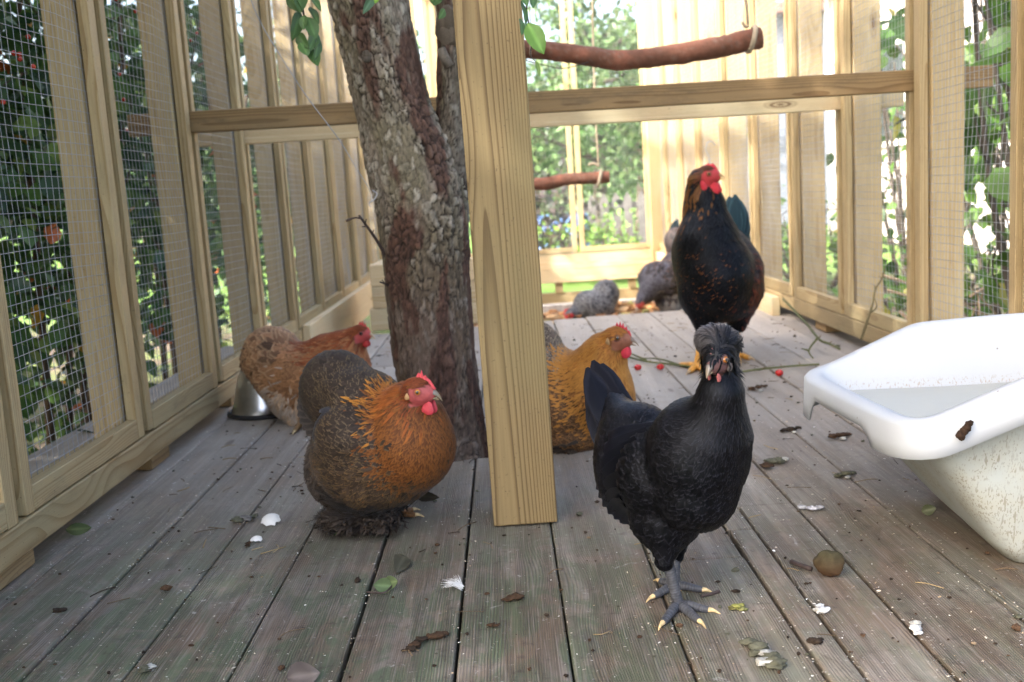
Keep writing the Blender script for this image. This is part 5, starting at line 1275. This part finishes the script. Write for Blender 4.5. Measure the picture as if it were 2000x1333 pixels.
# ================================================================== white tub with water
def tub():
    q = M("white_polythene")
    tc = q.n("NewGeometry").outputs["Position"]; a = q.n("Attribute", attribute_name="col").outputs["Color"]
    om = q.n("SeparateColor", {0: a}).outputs[0]
    sp = q.noise(q.map(tc, (1, 1, .45), (1, 2, 3)), 420.0, 2.0, .6); bl = q.noise(tc, 16.0, 4.0, .65); st_ = q.noise(q.map(tc, (1, 1, .16)), 210.0, 2.0, .6)
    z = q.n("SeparateXYZ", {0: tc}).outputs[2]
    base = q.mix(om, (.42, .455, .50), (.38, .42, .415))
    grime = q.math('MULTIPLY', q.math('MULTIPLY', q.step(bl, .38, .62), q.step(sp, .55, .62)), q.step(om, .3, .8))
    grime2 = q.math('MULTIPLY', q.step(st_, .58, .68), q.math('MULTIPLY', q.step(om, .3, .8), q.step(bl, .44, .58)))
    col = q.mix(q.math('MULTIPLY', q.math('MAXIMUM', grime, grime2), .7), base, (.14, .125, .10))
    film = q.math('MULTIPLY', q.step(om, .3, .8), q.math('MULTIPLY', q.step(bl, .35, .7), .38)); col = q.mix(film, col, (.38, .36, .27))
    few = q.n("TexVoronoi", {"Vector": tc, "Scale": 34.0}).outputs["Distance"]; col = q.mix(q.math('MULTIPLY', q.step(few, .035, .055, 1.0, 0.0), .8), col, (.12, .09, .06))
    wl = q.math('MULTIPLY', q.math('MULTIPLY', q.step(z, .160, .166), q.step(z, .168, .182, 1.0, 0.0)), q.math('MULTIPLY', q.step(sp, .56, .64), q.n("SeparateColor", {0: a}).outputs[1]))
    col = q.mix(q.math('MULTIPLY', wl, .6), col, (.28, .2, .12))
    mt = q.bsdf(col, .5, bl, .05, .002, .22)
    # corner rows: near-left, near-mid, near-right, far-right, far-mid, far-left (rim x, y, z) and the floor outline below
    rim = np.array([(.478, 1.186, .196), (.600, 1.182, .243), (.68, 1.182, .265), (.925, 1.182, .270), (.925, 1.545, .262), (.75, 1.545, .261), (.625, 1.545, .257), (.470, 1.556, .188)])
    bot = np.array([(.605, 1.215, 0), (.66, 1.215, 0), (.72, 1.215, 0), (.87, 1.215, 0), (.87, 1.50, 0), (.80, 1.50, 0), (.70, 1.50, 0), (.635, 1.50, 0)])
    def dense(p, it, m_=22):
        out = []
        for a_, b_ in zip(p, np.roll(p, -1, 0)):
            for f in np.linspace(0, 1, m_, endpoint=False): out.append(a_ + (b_ - a_) * f)
        out = np.array(out)
        for _ in range(it): out = .5 * out + .25 * (np.roll(out, 1, 0) + np.roll(out, -1, 0))
        return out
    R_, B_ = dense(rim, 9), dense(bot, 30); n_ = len(R_)
    c = R_.mean(0); tang = np.roll(R_, -1, 0) - np.roll(R_, 1, 0); out = np.stack([tang[:, 1], -tang[:, 0], 0 * tang[:, 0]], 1); out = nrm(out)
    lip = (R_[:, 0] < .495); ty = (R_[:, 1] - 1.186) / .36
    drop = np.full(n_, .044); notch = lip * np.clip(np.minimum((ty - .20) / .05, (.86 - ty) / .05), 0, 1); drop = drop - .020 * notch + .016 * (lip & (ty > .84))
    up = np.array([0, 0, 1.0])
    inb = B_ + (R_ - B_) * .0 - out * .0
    rings = [(B_ * .985 + B_.mean(0) * .015 + up * .006, 0), (B_ + (R_ - B_) * .45 + up * .004, 0), (R_ - up * .004 - out * .002, 0), (R_ + out * .002 + up * .0012, 0), (R_ + out * .012 + up * .0025, 0), (R_ + out * .0245 + up * .0008, 0), (R_ + out * .0285 - up * .004, 0),
             (R_ + out * .030 - up * (drop * .6)[:, None], 0.0), (R_ + out * .031 - up * drop[:, None], .05), (R_ + out * .0275 - up * (drop + .001)[:, None], .2), (R_ + out * .026 - up * (.010), .9), (R_ + out * .005 - up * .012, 1), (B_ + (R_ - B_) * .55 + out * .006, 1), (B_ + (R_ - B_) * .12 + out * .006, 1), (B_ + out * .001 + up * .0005, 1)]
    V = np.vstack([r for r, _ in rings]); C = np.concatenate([np.full(n_, o_) for _, o_ in rings]); k = len(rings)
    i = np.arange(k - 1)[:, None] * n_; j = np.arange(n_)[None]; Q = np.stack([i + j, i + n_ + j, i + n_ + (j + 1) % n_, i + (j + 1) % n_], -1).reshape(-1, 4)
    V = np.vstack([V, B_.mean(0) + up * .006, B_.mean(0) + up * .0005]); C = np.concatenate([C, [0, 1]]); j = np.arange(n_); T = np.vstack([np.stack([np.full(n_, k * n_), j, (j + 1) % n_], 1), np.stack([np.full(n_, k * n_ + 1), (k - 1) * n_ + (j + 1) % n_, (k - 1) * n_ + j], 1)])
    o = build("water_tub", V, [Q, T], mt, colors={"col": np.stack([C, np.concatenate([np.repeat([1, 1, 1] + [0] * (k - 3), n_), [1, 0]]), C], 1)}); tag(o, "white plastic tub with sloping lip and grimy outside at the right", "tub")
    # water
    f = .163 / R_[:, 2]; Wp = B_ + (R_ - B_) * np.clip(f, 0, .93)[:, None]; Wp[:, 2] = .163; Wp = Wp * .995 + Wp.mean(0) * .005
    V = np.vstack([Wp, Wp.mean(0)]); T = np.stack([j, (j + 1) % n_, np.full(n_, n_)], 1)
    q = M("cloudy_water"); tc = q.n("NewGeometry").outputs["Position"]; wn = q.noise(tc, 14.0, 2.0)
    wm = q.bsdf((.50, .53, .50), .04, wn, .04, .01, .6, IOR=1.33, Transmission_Weight=.35)
    o = build("water", V, [T], wm, smooth=False); tag(o, "still cloudy water lying in the white tub", "water", kind="thing")
tub()
DUNG = vcol("dropping", rough=.9, spec=.15, scale=260, var=.45, bstr=1.0)
def lump(c, r, col, seed=0, flat=.5, n=2, name=None, mat=None, rough=.45, bag=None):
    V, Q, T = sphere_geo((0, 0, 0), 1.0, 16, 11)
    d = 1 + rough * (fbm(V[:, 0] * 1.6 + seed, V[:, 1] * 1.6, V[:, 2] * 1.6 + seed) - .5) * 2 + .2 * rough * (vnoise(V[:, 0] * 7 + seed, V[:, 1] * 7, V[:, 2] * 7) - .5)
    V = V * d[:, None] * np.asarray(r) * np.array([1, 1, flat]); V[:, 2] -= V[:, 2].min(); V = V + np.asarray(c)
    C = np.array(col) * (0.6 + .8 * vnoise(V[:, 0] * 300, V[:, 1] * 300, V[:, 2] * 300))[:, None]
    if bag is not None: bag.V.append(V); bag.C.append(C); bag.Q.append(Q + bag.n); bag.T.append(T + bag.n); bag.n += len(V); return
    return build(name, V, [Q, T], mat or DUNG, colors={"col": C})
b = Bag(); c0 = P(1886, 843, 1.146)
for k, (du, dv, r_) in enumerate(((-12, 8, .0052), (-4, 2, .0050), (2, -6, .0052), (6, -14, .0044), (10, -20, .003), (-9, 13, .0045))):
    lump(c0 + np.array([du, 0, -dv]) * 1.12 / FOC - [0, .001, .004], (r_, r_ * .8, r_), (.030, .018, .012), k, 1.0, bag=b)
o = b.build("dropping", DUNG); tag(o, "dark dropping stuck on the white tub's rim", "dropping")

# ================================================================== steel bowl, perches, wire
c = np.array([-.612, 2.455, 0]); pr = [(.083, .004), (.085, .008), (.078, .012), (.072, .03), (.063, .07), (.056, .098), (.050, .108), (.042, .112), (.0, .1125)]
k = 40; V = np.array([c + [r * math.cos(t), r * math.sin(t), z] for r, z in pr for t in np.linspace(0, 2 * np.pi, k, endpoint=False)]); i = np.arange(len(pr) - 1)[:, None] * k; j = np.arange(k)[None]
STEEL = plain("brushed_steel", (.62, .62, .62), .28, .12, 30, .15, metallic=1.0)
bo = empty("steel_bowl", c); tag(bo, "upturned stainless steel bowl with black rubber ring by the left wall", "bowl")
build("bowl", V, [np.stack([i + j, i + (j + 1) % k, i + k + (j + 1) % k, i + k + j], -1).reshape(-1, 4)], STEEL, bo)
RUB = plain("black_rubber", (.012, .012, .013), .6, .2, 60, .2)
V, Q, T = tube_geo([c + [.084 * math.cos(t), .084 * math.sin(t), .006] for t in np.linspace(0, 2 * np.pi, 49)], .0065, 10); build("rubber_ring", V, [Q, T], RUB, bo)

PB = vcol("pine_branch", rough=.8, spec=.2, scale=70, var=.4, bstr=.9); ROPE = vcol("rope_fibre", rough=.9, spec=.1, scale=200, var=.3, bstr=.5)
def branch(name, label, ctrl, n=90, k=26, cols=((.16, .075, .05), (.24, .10, .065), (.20, .15, .12)), ends=(.42, .22, .12)):
    cc = spline(ctrl, n); pts, r = cc[:, :3], cc[:, 3]; V, Q, T = tube_geo(pts, r, k)
    nz = fbm(V[:, 0] * 30, V[:, 1] * 30 + 4, V[:, 2] * 30); fn = vnoise(V[:, 0] * 190, V[:, 1] * 190, V[:, 2] * 190)
    ctr = np.vstack([np.repeat(pts, k, 0), pts[0], pts[-1]]); V = ctr + (V - ctr) * (1 + .30 * (nz - .5) + .10 * (fn - .5))[:, None]
    C = np.array(cols[0]) + (np.array(cols[1]) - cols[0]) * np.clip((nz - .4) / .2, 0, 1)[:, None]; C = C + (np.array(cols[2]) - C) * np.clip((fn - .6) / .3, 0, 1)[:, None] * .6
    C[-2:] = ends; r_ = empty(name, pts[n // 2]); tag(r_, label, "perch", "hanging perches"); build("branch", V, [Q, T], PB, r_, colors={"col": C}); return r_
def rope(parent, px_pts, Y, rad, name="rope", col=(.40, .33, .24)):
    b_ = Bag(); pts = spline([P(*p, Y) if len(p) == 2 else P(*p) for p in px_pts], 60); t, N_, B_ = frames(pts)
    for s_ in (0, 1, 2):
        a_ = np.arange(60) * .9 + s_ * 2.094; b_.tube(pts + rad * .5 * (np.cos(a_)[:, None] * N_ + np.sin(a_)[:, None] * B_), rad * .55, 6, col)
    return b_.build(name, ROPE, parent)
Y1 = 2.75
def pr_(u, v, Y, r): return (*P(u, v, Y), r * Y / FOC)
p1 = branch("hanging_perch", "upper hanging pine branch perch with rope at its right end", [pr_(930, 80, Y1, 16), pr_(1030, 96, Y1, 17), pr_(1100, 103, Y1, 18), pr_(1160, 112, Y1, 19), pr_(1210, 118, Y1, 18.5), pr_(1300, 110, Y1, 19), pr_(1400, 93, Y1, 20), pr_(1452, 81, Y1, 20.5), pr_(1486, 74, Y1, 20)])
rope(p1, [(1440, -500), (1452, -60), (1458, 10), (1461, 48)], Y1, .0042)
def loop(parent, u, v, ru, Y, rad, tilt=.25):
    c_ = P(u, v, Y); r_ = ru * Y / FOC; pts = [c_ + np.array([tilt * r_ * math.sin(t), r_ * math.cos(t), r_ * math.sin(t)]) for t in np.linspace(0, 2 * np.pi, 30)]
    b_ = Bag(); b_.tube(np.array(pts), rad, 8, (.42, .35, .26)); b_.build("rope_loop", ROPE, parent)
loop(p1, 1469, 77, 23.5, Y1, .0048); loop(p1, 1466, 78, 23, Y1, .0045)
rope(p1, [(1462, 52), (1455, 52), (1450, 44)], Y1 - .03, .0035, "rope_end"); rope(p1, [(1030, -500), (1034, -40), (1036, 60), (1036, 108)], Y1 - .04, .002, "rope")
Y2 = 4.15
p2 = branch("hanging_perch", "lower hanging pine branch perch right of the post", [pr_(960, 366, Y2, 11), pr_(1048, 360, Y2, 12), pr_(1075, 358, Y2, 13), pr_(1110, 351, Y2, 11.5), pr_(1150, 348, Y2, 11.5), pr_(1190, 346, Y2, 11.5)], 60, 20)
rope(p2, [(1150, -400), (1158, 60), (1164, 240), (1169, 326)], Y2, .0042); loop(p2, 1171, 347, 14, Y2, .0065); rope(p2, [(1169, 325), (1160, 320), (1150, 322)], Y2 - .03, .006, "rope_end")
tube("branch_stub", [P(1070, 350, Y2), P(1073, 338, Y2 - .02)], [.006, .003], TWIG, p2, 6)
o = tube("hanging_wire", spline([P(470, -60, 1.75), P(502, 30, 1.78), P(545, 105, 1.80), P(600, 190, 1.82), P(660, 270, 1.84), P(700, 335, 1.86), P(722, 372, 1.88), P(726, 395, 1.88)], 60), .0009, WIRE, None, 6); tag(o, "thin steel wire running from the tree trunk up to the left", "wire")
o = tube("wire_hook", spline([P(727, 372, 1.875), P(736, 379, 1.87), P(731, 390, 1.868), P(722, 396, 1.868), P(722, 402, 1.868), P(726, 404, 1.868)], 24), .0012, WIRE, None, 6); tag(o, "small bent wire hook on the trunk's left edge", "hook")
o = tube("wire_hook", spline([P(1387, 322, 3.3), P(1384, 305, 3.3), P(1378, 292, 3.3), P(1383, 278, 3.3), P(1391, 277, 3.3), P(1397, 284, 3.3)], 24), .0018, WIRE, None, 6); tag(o, "thin hanging wire hook above the tall hen's head", "hook")
o = tube("wire", spline([P(1026, 118, 2.2), P(1060, 127, 2.25), P(1100, 134, 2.3), P(1150, 122, 2.3)], 24), .0011, TWIG, None, 5); tag(o, "thin dark wire sagging below the upper perch", "wire")

# ================================================================== things on the deck
ROCK = vcol("mossy_stone", rough=.85, spec=.25, scale=120, var=.4, bstr=.9)
V, Q, T = sphere_geo((0, 0, 0), 1.0, 28, 20); nz = fbm(V[:, 0] * 1.2 + 3, V[:, 1] * 1.2, V[:, 2] * 1.2); V = V * (1 + .6 * (nz - .5) + .30 * (fbm(V[:, 0] * 3.3, V[:, 1] * 3.3 + 7, V[:, 2] * 3.3) - .5))[:, None] * np.array([.022, .020, .0165]); V[:, 0] *= (.82 + .2 * np.clip(V[:, 2] / .015, -1, 1)); V[:, 2] -= V[:, 2].min() ; V += F(1619, 1124)
zz = (V[:, 2] / .03)[:, None]; C = np.array((.075, .036, .018)) * (1 - np.clip(zz, 0, 1)) + np.array((.055, .048, .024)) * np.clip(zz, 0, 1)
o = build("stone", V, [Q, T], ROCK, colors={"col": C}); tag(o, "brown mossy stone on the deck near the tub", "stone")
HIP = plain("rosehip_skin", (.50, .014, .012), .22, .2, 90, .05, spec=.6)
for k, (u, v, lab) in enumerate(((1246, 724, "red rosehip on the deck nearest the golden hen"), (1290, 723, "red rosehip left of the crested hen's head"), (1522, 735, "red rosehip beside the green stem left of the tub"))):
    p = F(u, v); V, Q, T = sphere_geo((0, 0, 0), 1.0, 14, 10); V = V * np.array([.0105, .0085, .0085]); V[:, 2] += .0085
    r_ = empty("rosehip", p); tag(r_, lab, "rosehip", "red rosehips on the deck"); build("fruit", V + p, [Q, T], HIP, r_); tube("stalk", [p + [-.010, 0, .0085], p + [-.016, .002, .0075]], .0011, TWIG, r_, 5)
STEM = vcol("rose_stem", rough=.7, spec=.3, scale=120, var=.3, bstr=.4)
def stem(name, label, px_pts, z, r0, r1, side=(), Y=None, col=(.11, .12, .045)):
    b_ = Bag(); pts = spline([F(u, v, zz_) for (u, v), zz_ in zip(px_pts, z)] if Y is None else [P(u, v, y) for (u, v), y in zip(px_pts, Y)], 40); b_.tube(pts, np.linspace(r0, r1, 40), 7, col)
    for k in range(3, 38, 4):
        d = RNG.normal(size=3) * .006; d[2] = abs(d[2]); b_.tube([pts[k], pts[k] + d], [r1 * .8, .0003], 4, (.16, .10, .05))
    for s_ in side:
        q_ = spline([F(u, v, zz_) for u, v, zz_ in s_] if Y is None else [P(u, v, y) for u, v, y in s_], 16); b_.tube(q_, np.linspace(r1 * 1.2, r1 * .5, 16), 6, col)
    o = b_.build(name, STEM); tag(o, label, "stem"); return o
stem("rose_stem", "long green rose stem lying across the deck behind the crested hen", [(1205, 690), (1260, 706), (1330, 714), (1420, 728), (1480, 722), (1540, 716), (1600, 712)], [.006, .008, .006, .006, .009, .008, .010], .0032, .0026, [[(1262, 704, .01), (1230, 690, .02), (1212, 682, .01)], [(1330, 714, .006), (1290, 702, .012), (1250, 700, .02)]])
stem("rose_stem", "forked green rose stem standing up beside the right wall", [(1530, 585), (1552, 608), (1575, 632), (1600, 663), (1620, 672), (1640, 682)], [0] * 6, .0040, .003, [[(1597, 660, 2.75), (1580, 685, 2.72), (1590, 703, 2.71)], [(1580, 685, 2.72), (1565, 681, 2.72)]], Y=[3.4, 3.2, 3.0, 2.8, 2.75, 2.7])
stem("rose_stem", "thin thorny twig rising in front of the right mesh", [(1682, 664), (1693, 630), (1704, 595), (1710, 565), (1722, 545), (1728, 525)], [0] * 6, .0034, .0018, [[(1710, 570, 2.5), (1708, 558, 2.5)], [(1700, 612, 2.5), (1712, 600, 2.48), (1708, 582, 2.48)]], Y=[2.5] * 6, col=(.12, .10, .05))

EGG = plain("eggshell", (.80, .78, .74), .6, .05, 80, .15)
def shard(name, label, u, v, rr, cut, tilt):
    p = F(u, v); V = []; n_ = 12; m_ = 20
    for i_ in range(n_ + 1):
        for j_ in range(m_):
            lim = cut * (.75 + .5 * vnoise(j_ * .9, u)); th = lim * i_ / n_; ph = 2 * math.pi * j_ / m_; V.append((rr * math.sin(th) * math.cos(ph), rr * math.sin(th) * math.sin(ph), rr * (math.cos(th) - math.cos(cut))))
    V = np.array(V) @ np.array(Matrix.Rotation(tilt, 3, 'X')).T; V[:, 2] -= V[:, 2].min() - .0005; V += p; i = np.arange(n_)[:, None] * m_; j = np.arange(m_)[None]
    o = build(name, V, [np.stack([i + j, i + (j + 1) % m_, i + m_ + (j + 1) % m_, i + m_ + j], -1).reshape(-1, 4)], EGG); tag(o, label, "eggshell"); return o
shard("eggshell", "larger piece of white eggshell on the deck left of the brown hen", 529, 1024, .019, .85, .5); shard("eggshell", "small white eggshell chip in front of the larger piece", 501, 1057, .012, .75, .3)
def floor_leaf(label, u, v, du, dv, W, col, curl=-.2, cat="leaf"):
    p0 = F(u, v, .004); p1 = F(u + du, v + dv, .012); o = big_leaf(p0, p1, W, 0, None, col, "fallen_leaf", curl, .3); tag(o, label, cat, "fallen leaves on the deck")
floor_leaf("pale green leaf of a fallen pair below the brown hen, left one", 766, 1145, -40, -2, .020, (.16, .22, .10)); floor_leaf("pale green leaf of a fallen pair below the brown hen, right one", 752, 1140, 30, -6, .018, (.18, .24, .11))
o = tube("leaf_stalk", spline([F(766, 1144, .004), F(750, 1158, .004), F(716, 1157, .003)], 12), .0012, TWIG, None, 5); tag(o, "curved stalk of the fallen leaf pair", "stalk")
floor_leaf("dry grey crumpled leaf on the deck in front of the tree", 790, 1085, -10, 22, .024, (.085, .085, .06), .15); floor_leaf("green leaf under the brown hen's feathered foot", 668, 1030, -36, 10, .022, (.10, .19, .05)); floor_leaf("grey-green leaf at the foot of the left wall", 128, 1036, 62, -6, .020, (.10, .15, .07)); floor_leaf("curled brown leaf just right of the brown hen", 812, 968, 40, 4, .018, (.05, .042, .03), .1)
floor_leaf("torn green leaf on the deck below the tub", 1800, 1000, 28, -8, .016, (.06, .075, .035), .1); floor_leaf("tattered dark leaf at the bottom edge left of the middle", 560, 1325, 62, -10, .030, (.10, .085, .085), .1)
# downy feather
b = Bag(); p = F(902, 1148, .002)
for k in range(70):
    a_ = math.radians(RNG.uniform(95, 200)); L_ = RNG.uniform(.012, .028); e = p + np.array([math.cos(a_) * L_, math.sin(a_) * L_ * .9, RNG.uniform(.002, .010)]); b.tube(spline([p + RNG.normal(size=3) * .0015, (p + e) / 2 + [0, 0, .003], e], 6), np.linspace(.00035, .00012, 6), 4, (.75, .76, .76))
o = b.build("down_feather", vcol("down", rough=.8, var=.05)); tag(o, "fluffy white down feather in front of the post", "feather")
# droppings and crumbs that can be told apart
def dropping(label, u, v, parts, col, cat="dropping"):
    b_ = Bag()
    for k, (dx, dy, r_, cc) in enumerate(parts): lump(F(u + dx, v + dy, 0.0), (r_, r_ * .8, r_), cc or col, u + k, .42, bag=b_, rough=1.0)
    o = b_.build("dropping", DUNG); tag(o, label, cat, "droppings on the deck")
BR, DKB, GW, WH, GG = (.060, .036, .022), (.035, .025, .018), (.40, .40, .37), (.55, .56, .56), (.10, .10, .07)
dropping("large grey-green dropping with white streaks at the bottom right", 1490, 1285, ((-25, -22, .009, GG), (-8, -12, .010, GG), (8, -2, .0085, GW), (16, 8, .010, GG), (26, 20, .011, GG), (4, 16, .009, GW), (20, 0, .006, WH), (-16, -4, .007, GG)), GG)
dropping("brown dropping on the deck below the post", 1004, 1171, ((-8, 3, .007, BR), (4, 0, .0085, BR), (12, -2, .005, BR)), BR); dropping("dark clump of droppings and straw at the bottom left of the middle", 838, 1252, ((-30, 14, .008, BR), (-16, 4, .007, DKB), (4, -4, .007, BR), (18, -4, .008, BR), (-36, 20, .006, DKB), (28, -8, .006, BR)), BR)
dropping("white dropping lying by the gap right of the crested hen", 1605, 1195, ((-5, -6, .006, WH), (4, 3, .0075, WH), (-8, 0, .005, GW)), WH); dropping("pointed white dropping in the gap at the bottom right", 1790, 1232, ((-2, -10, .006, GW), (0, 0, .007, WH), (3, 8, .005, WH)), WH); dropping("small dark curled dropping right of the largest one", 1592, 1256, ((-6, 0, .005, DKB), (4, 2, .006, DKB), (10, -4, .004, DKB)), DKB)
dropping("mossy yellow-green crumb right of the crested hen's foot", 1438, 1190, ((-8, 2, .005, (.14, .13, .05)), (4, 0, .007, (.24, .24, .07)), (14, 4, .005, (.2, .2, .08))), BR); dropping("white smeared dropping by the tub's shadow", 1586, 995, ((-18, 0, .008, (.42, .43, .46)), (0, 2, .009, (.5, .5, .55)), (14, 0, .007, (.4, .4, .44))), WH); dropping("greenish dropping beside the crested hen's breast", 1520, 905, ((-14, 2, .010, GG), (0, 0, .012, GG), (14, -4, .008, GW), (-22, 10, .012, BR)), GG)
dropping("grey dropping on the board left of the brown hen", 475, 1018, ((-12, 2, .010, GG), (6, 0, .010, (.16, .15, .14)), (20, -4, .008, GG)), GG); dropping("dark dropping left of the bottom edge", 288, 1310, ((-6, 2, .007, GG), (6, -2, .006, GW)), GG); dropping("brown crumb in the middle foreground", 965, 1225, ((-5, 0, .005, BR), (5, 0, .004, BR)), BR); dropping("dark crumb by the lower left gap", 115, 1196, ((-3, 0, .006, DKB), (5, 0, .006, DKB)), DKB)
for u, v, lab, cc, r_ in ((1640, 855, "brown trodden dropping on the deck below the tub's lip", BR, .010), (1700, 770, "greyish dropping smear between the lip of the tub and the stem", GG, .010), (1545, 842, "dark dropping right of the crested hen's neck", DKB, .008), (1480, 760, "small brown dropping behind the crested hen's crest", BR, .009), (1650, 930, "grey dropping left of the tub's grimy side", GG, .008)):
    dropping(lab, u, v, ((-12, 2, r_, cc), (2, 0, r_ * 1.1, cc), (14, -3, r_ * .8, cc), (6, 5, r_ * .6, GW)), cc)
o = tube("stick", spline([F(1546, 1097, .004), F(1562, 1104, .005), F(1585, 1112, .004)], 10), .0032, TWIG, None, 7); tag(o, "short brown stick lying against the stone", "stick")
o = tube("stick", spline([F(1370, 1165, .003), F(1390, 1160, .003), F(1405, 1155, .003)], 8), np.linspace(.0016, .0022, 8), TWIG, None, 6); tag(o, "thin stick beside the crested hen's rear foot", "stick")
# crumbs, grit and flakes too many to count
b = Bag(); n_ = 1100
for k in range(n_):
    x, y = RNG.uniform(-.70, .95), 0.85 + 3.0 * RNG.random() ** 1.2
    if abs(x - .005) < .05 and 1.47 < y < 1.6: continue
    r_ = RNG.uniform(.0008, .0024) * (2.2 if RNG.random() < .10 else 1); V, Q, T = sphere_geo((0, 0, 0), 1.0, 6, 4); V = V * RNG.uniform(.6, 1.4, 3) * r_ * np.array([1.3, 1, .6]) + RNG.normal(size=V.shape) * r_ * .15; V[:, 2] -= V[:, 2].min()
    b.add(V + [x, y, 0.0], Q, T, pick(1, [(3, BR), (3, DKB), (1.5, GG), (.6, (.2, .15, .1))])[0])
o = b.build("crumbs", DUNG, smooth=False); tag(o, "dark crumbs of dirt and droppings strewn over the deck", kind="stuff")
n_ = 18000; x = RNG.uniform(-.72, .95, n_); y = .8 + 3.0 * RNG.random(n_) ** 1.3; eg = np.array(edges); m_ = RNG.random(n_) < .35; x[m_] = eg[RNG.integers(2, len(eg) - 4, m_.sum())] + RNG.normal(size=m_.sum()) * .006
ok = fbm(x * 7, y * 7) + .25 * RNG.random(n_) > .56; ok |= m_ & (RNG.random(n_) < .6); x, y = x[ok], y[ok]; n_ = len(x); t = RNG.normal(size=(n_, 3)); t[:, 2] *= .12; nn = RNG.normal(size=(n_, 3)) * .3; nn[:, 2] += 1; L = RNG.uniform(.0009, .0034, n_) * np.where(RNG.random(n_) < .06, 2, 1); V, Q, T = leaves_geo(np.stack([x, y, np.full(n_, .0015)], 1), t, nn, L, L * RNG.uniform(.25, .7, n_), .05, .1)
V[:, 2] = np.maximum(V[:, 2], .0006)
o = build("sawdust", V, [Q, T], vcol("sawdust_flake", rough=.8, var=.1), colors={"col": np.repeat(pick(n_, [(3, (.62, .55, .45)), (2, (.72, .70, .66)), (1, (.45, .34, .22))]), 8, 0)}, smooth=False); tag(o, "pale sawdust flakes and grit on the deck", kind="stuff")
b = Bag()
for k in range(260):
    x, y = RNG.uniform(-.68, .93), 0.9 + 2.8 * RNG.random(); a_ = RNG.uniform(0, 3.14); L_ = RNG.uniform(.006, .022); d_ = np.array([math.cos(a_), math.sin(a_), 0]) * L_
    c = np.array([x, y, .0016]); b.tube(spline([c - d_, c + RNG.normal(size=3) * [.003, .003, 0] + [0, 0, .001], c + d_], 5), .0006 * RNG.uniform(.6, 1.5), 4, pick(1, [(2, (.32, .24, .13)), (2, (.14, .10, .06)), (1, (.05, .035, .025))])[0])
o = b.build("straw", BARKS); tag(o, "bits of straw and thin twigs lying on the deck", kind="stuff")
# wood chips on the ground beyond the deck
b = Bag(); n_ = 2600
for k in range(n_):
    c = np.array([RNG.uniform(-.65, .93), RNG.uniform(4.3, 6.4), GZ + RNG.random() * .03]); c[2] += .05 * math.exp(-((c[0] - .75) ** 2 + (c[1] - 6.05) ** 2) / .05)
    s_ = RNG.uniform(.008, .026, 3) * np.array([1.2, .8, .25]); R3 = np.array(Matrix.Rotation(RNG.uniform(0, 6.28), 3, 'Z') @ Matrix.Rotation(RNG.normal() * .6, 3, 'X'))
    V = np.array([(sx, sy, sz) for sx in (-1, 1) for sy in (-1, 1) for sz in (-1, 1)]) * s_ @ R3.T + c; b.add(V, np.array([(0, 1, 3, 2), (4, 6, 7, 5), (0, 4, 5, 1), (2, 3, 7, 6), (0, 2, 6, 4), (1, 5, 7, 3)]), None, pick(1, [(3, (.42, .24, .11)), (2, (.30, .15, .07)), (2, (.52, .36, .2)), (1, (.2, .11, .06)), (.4, (.3, .3, .12))])[0])
o = b.build("wood_chips", vcol("chip_wood", rough=.85, var=.2), smooth=False); tag(o, "brown wood chips and leaves on the ground beyond the deck", kind="stuff")
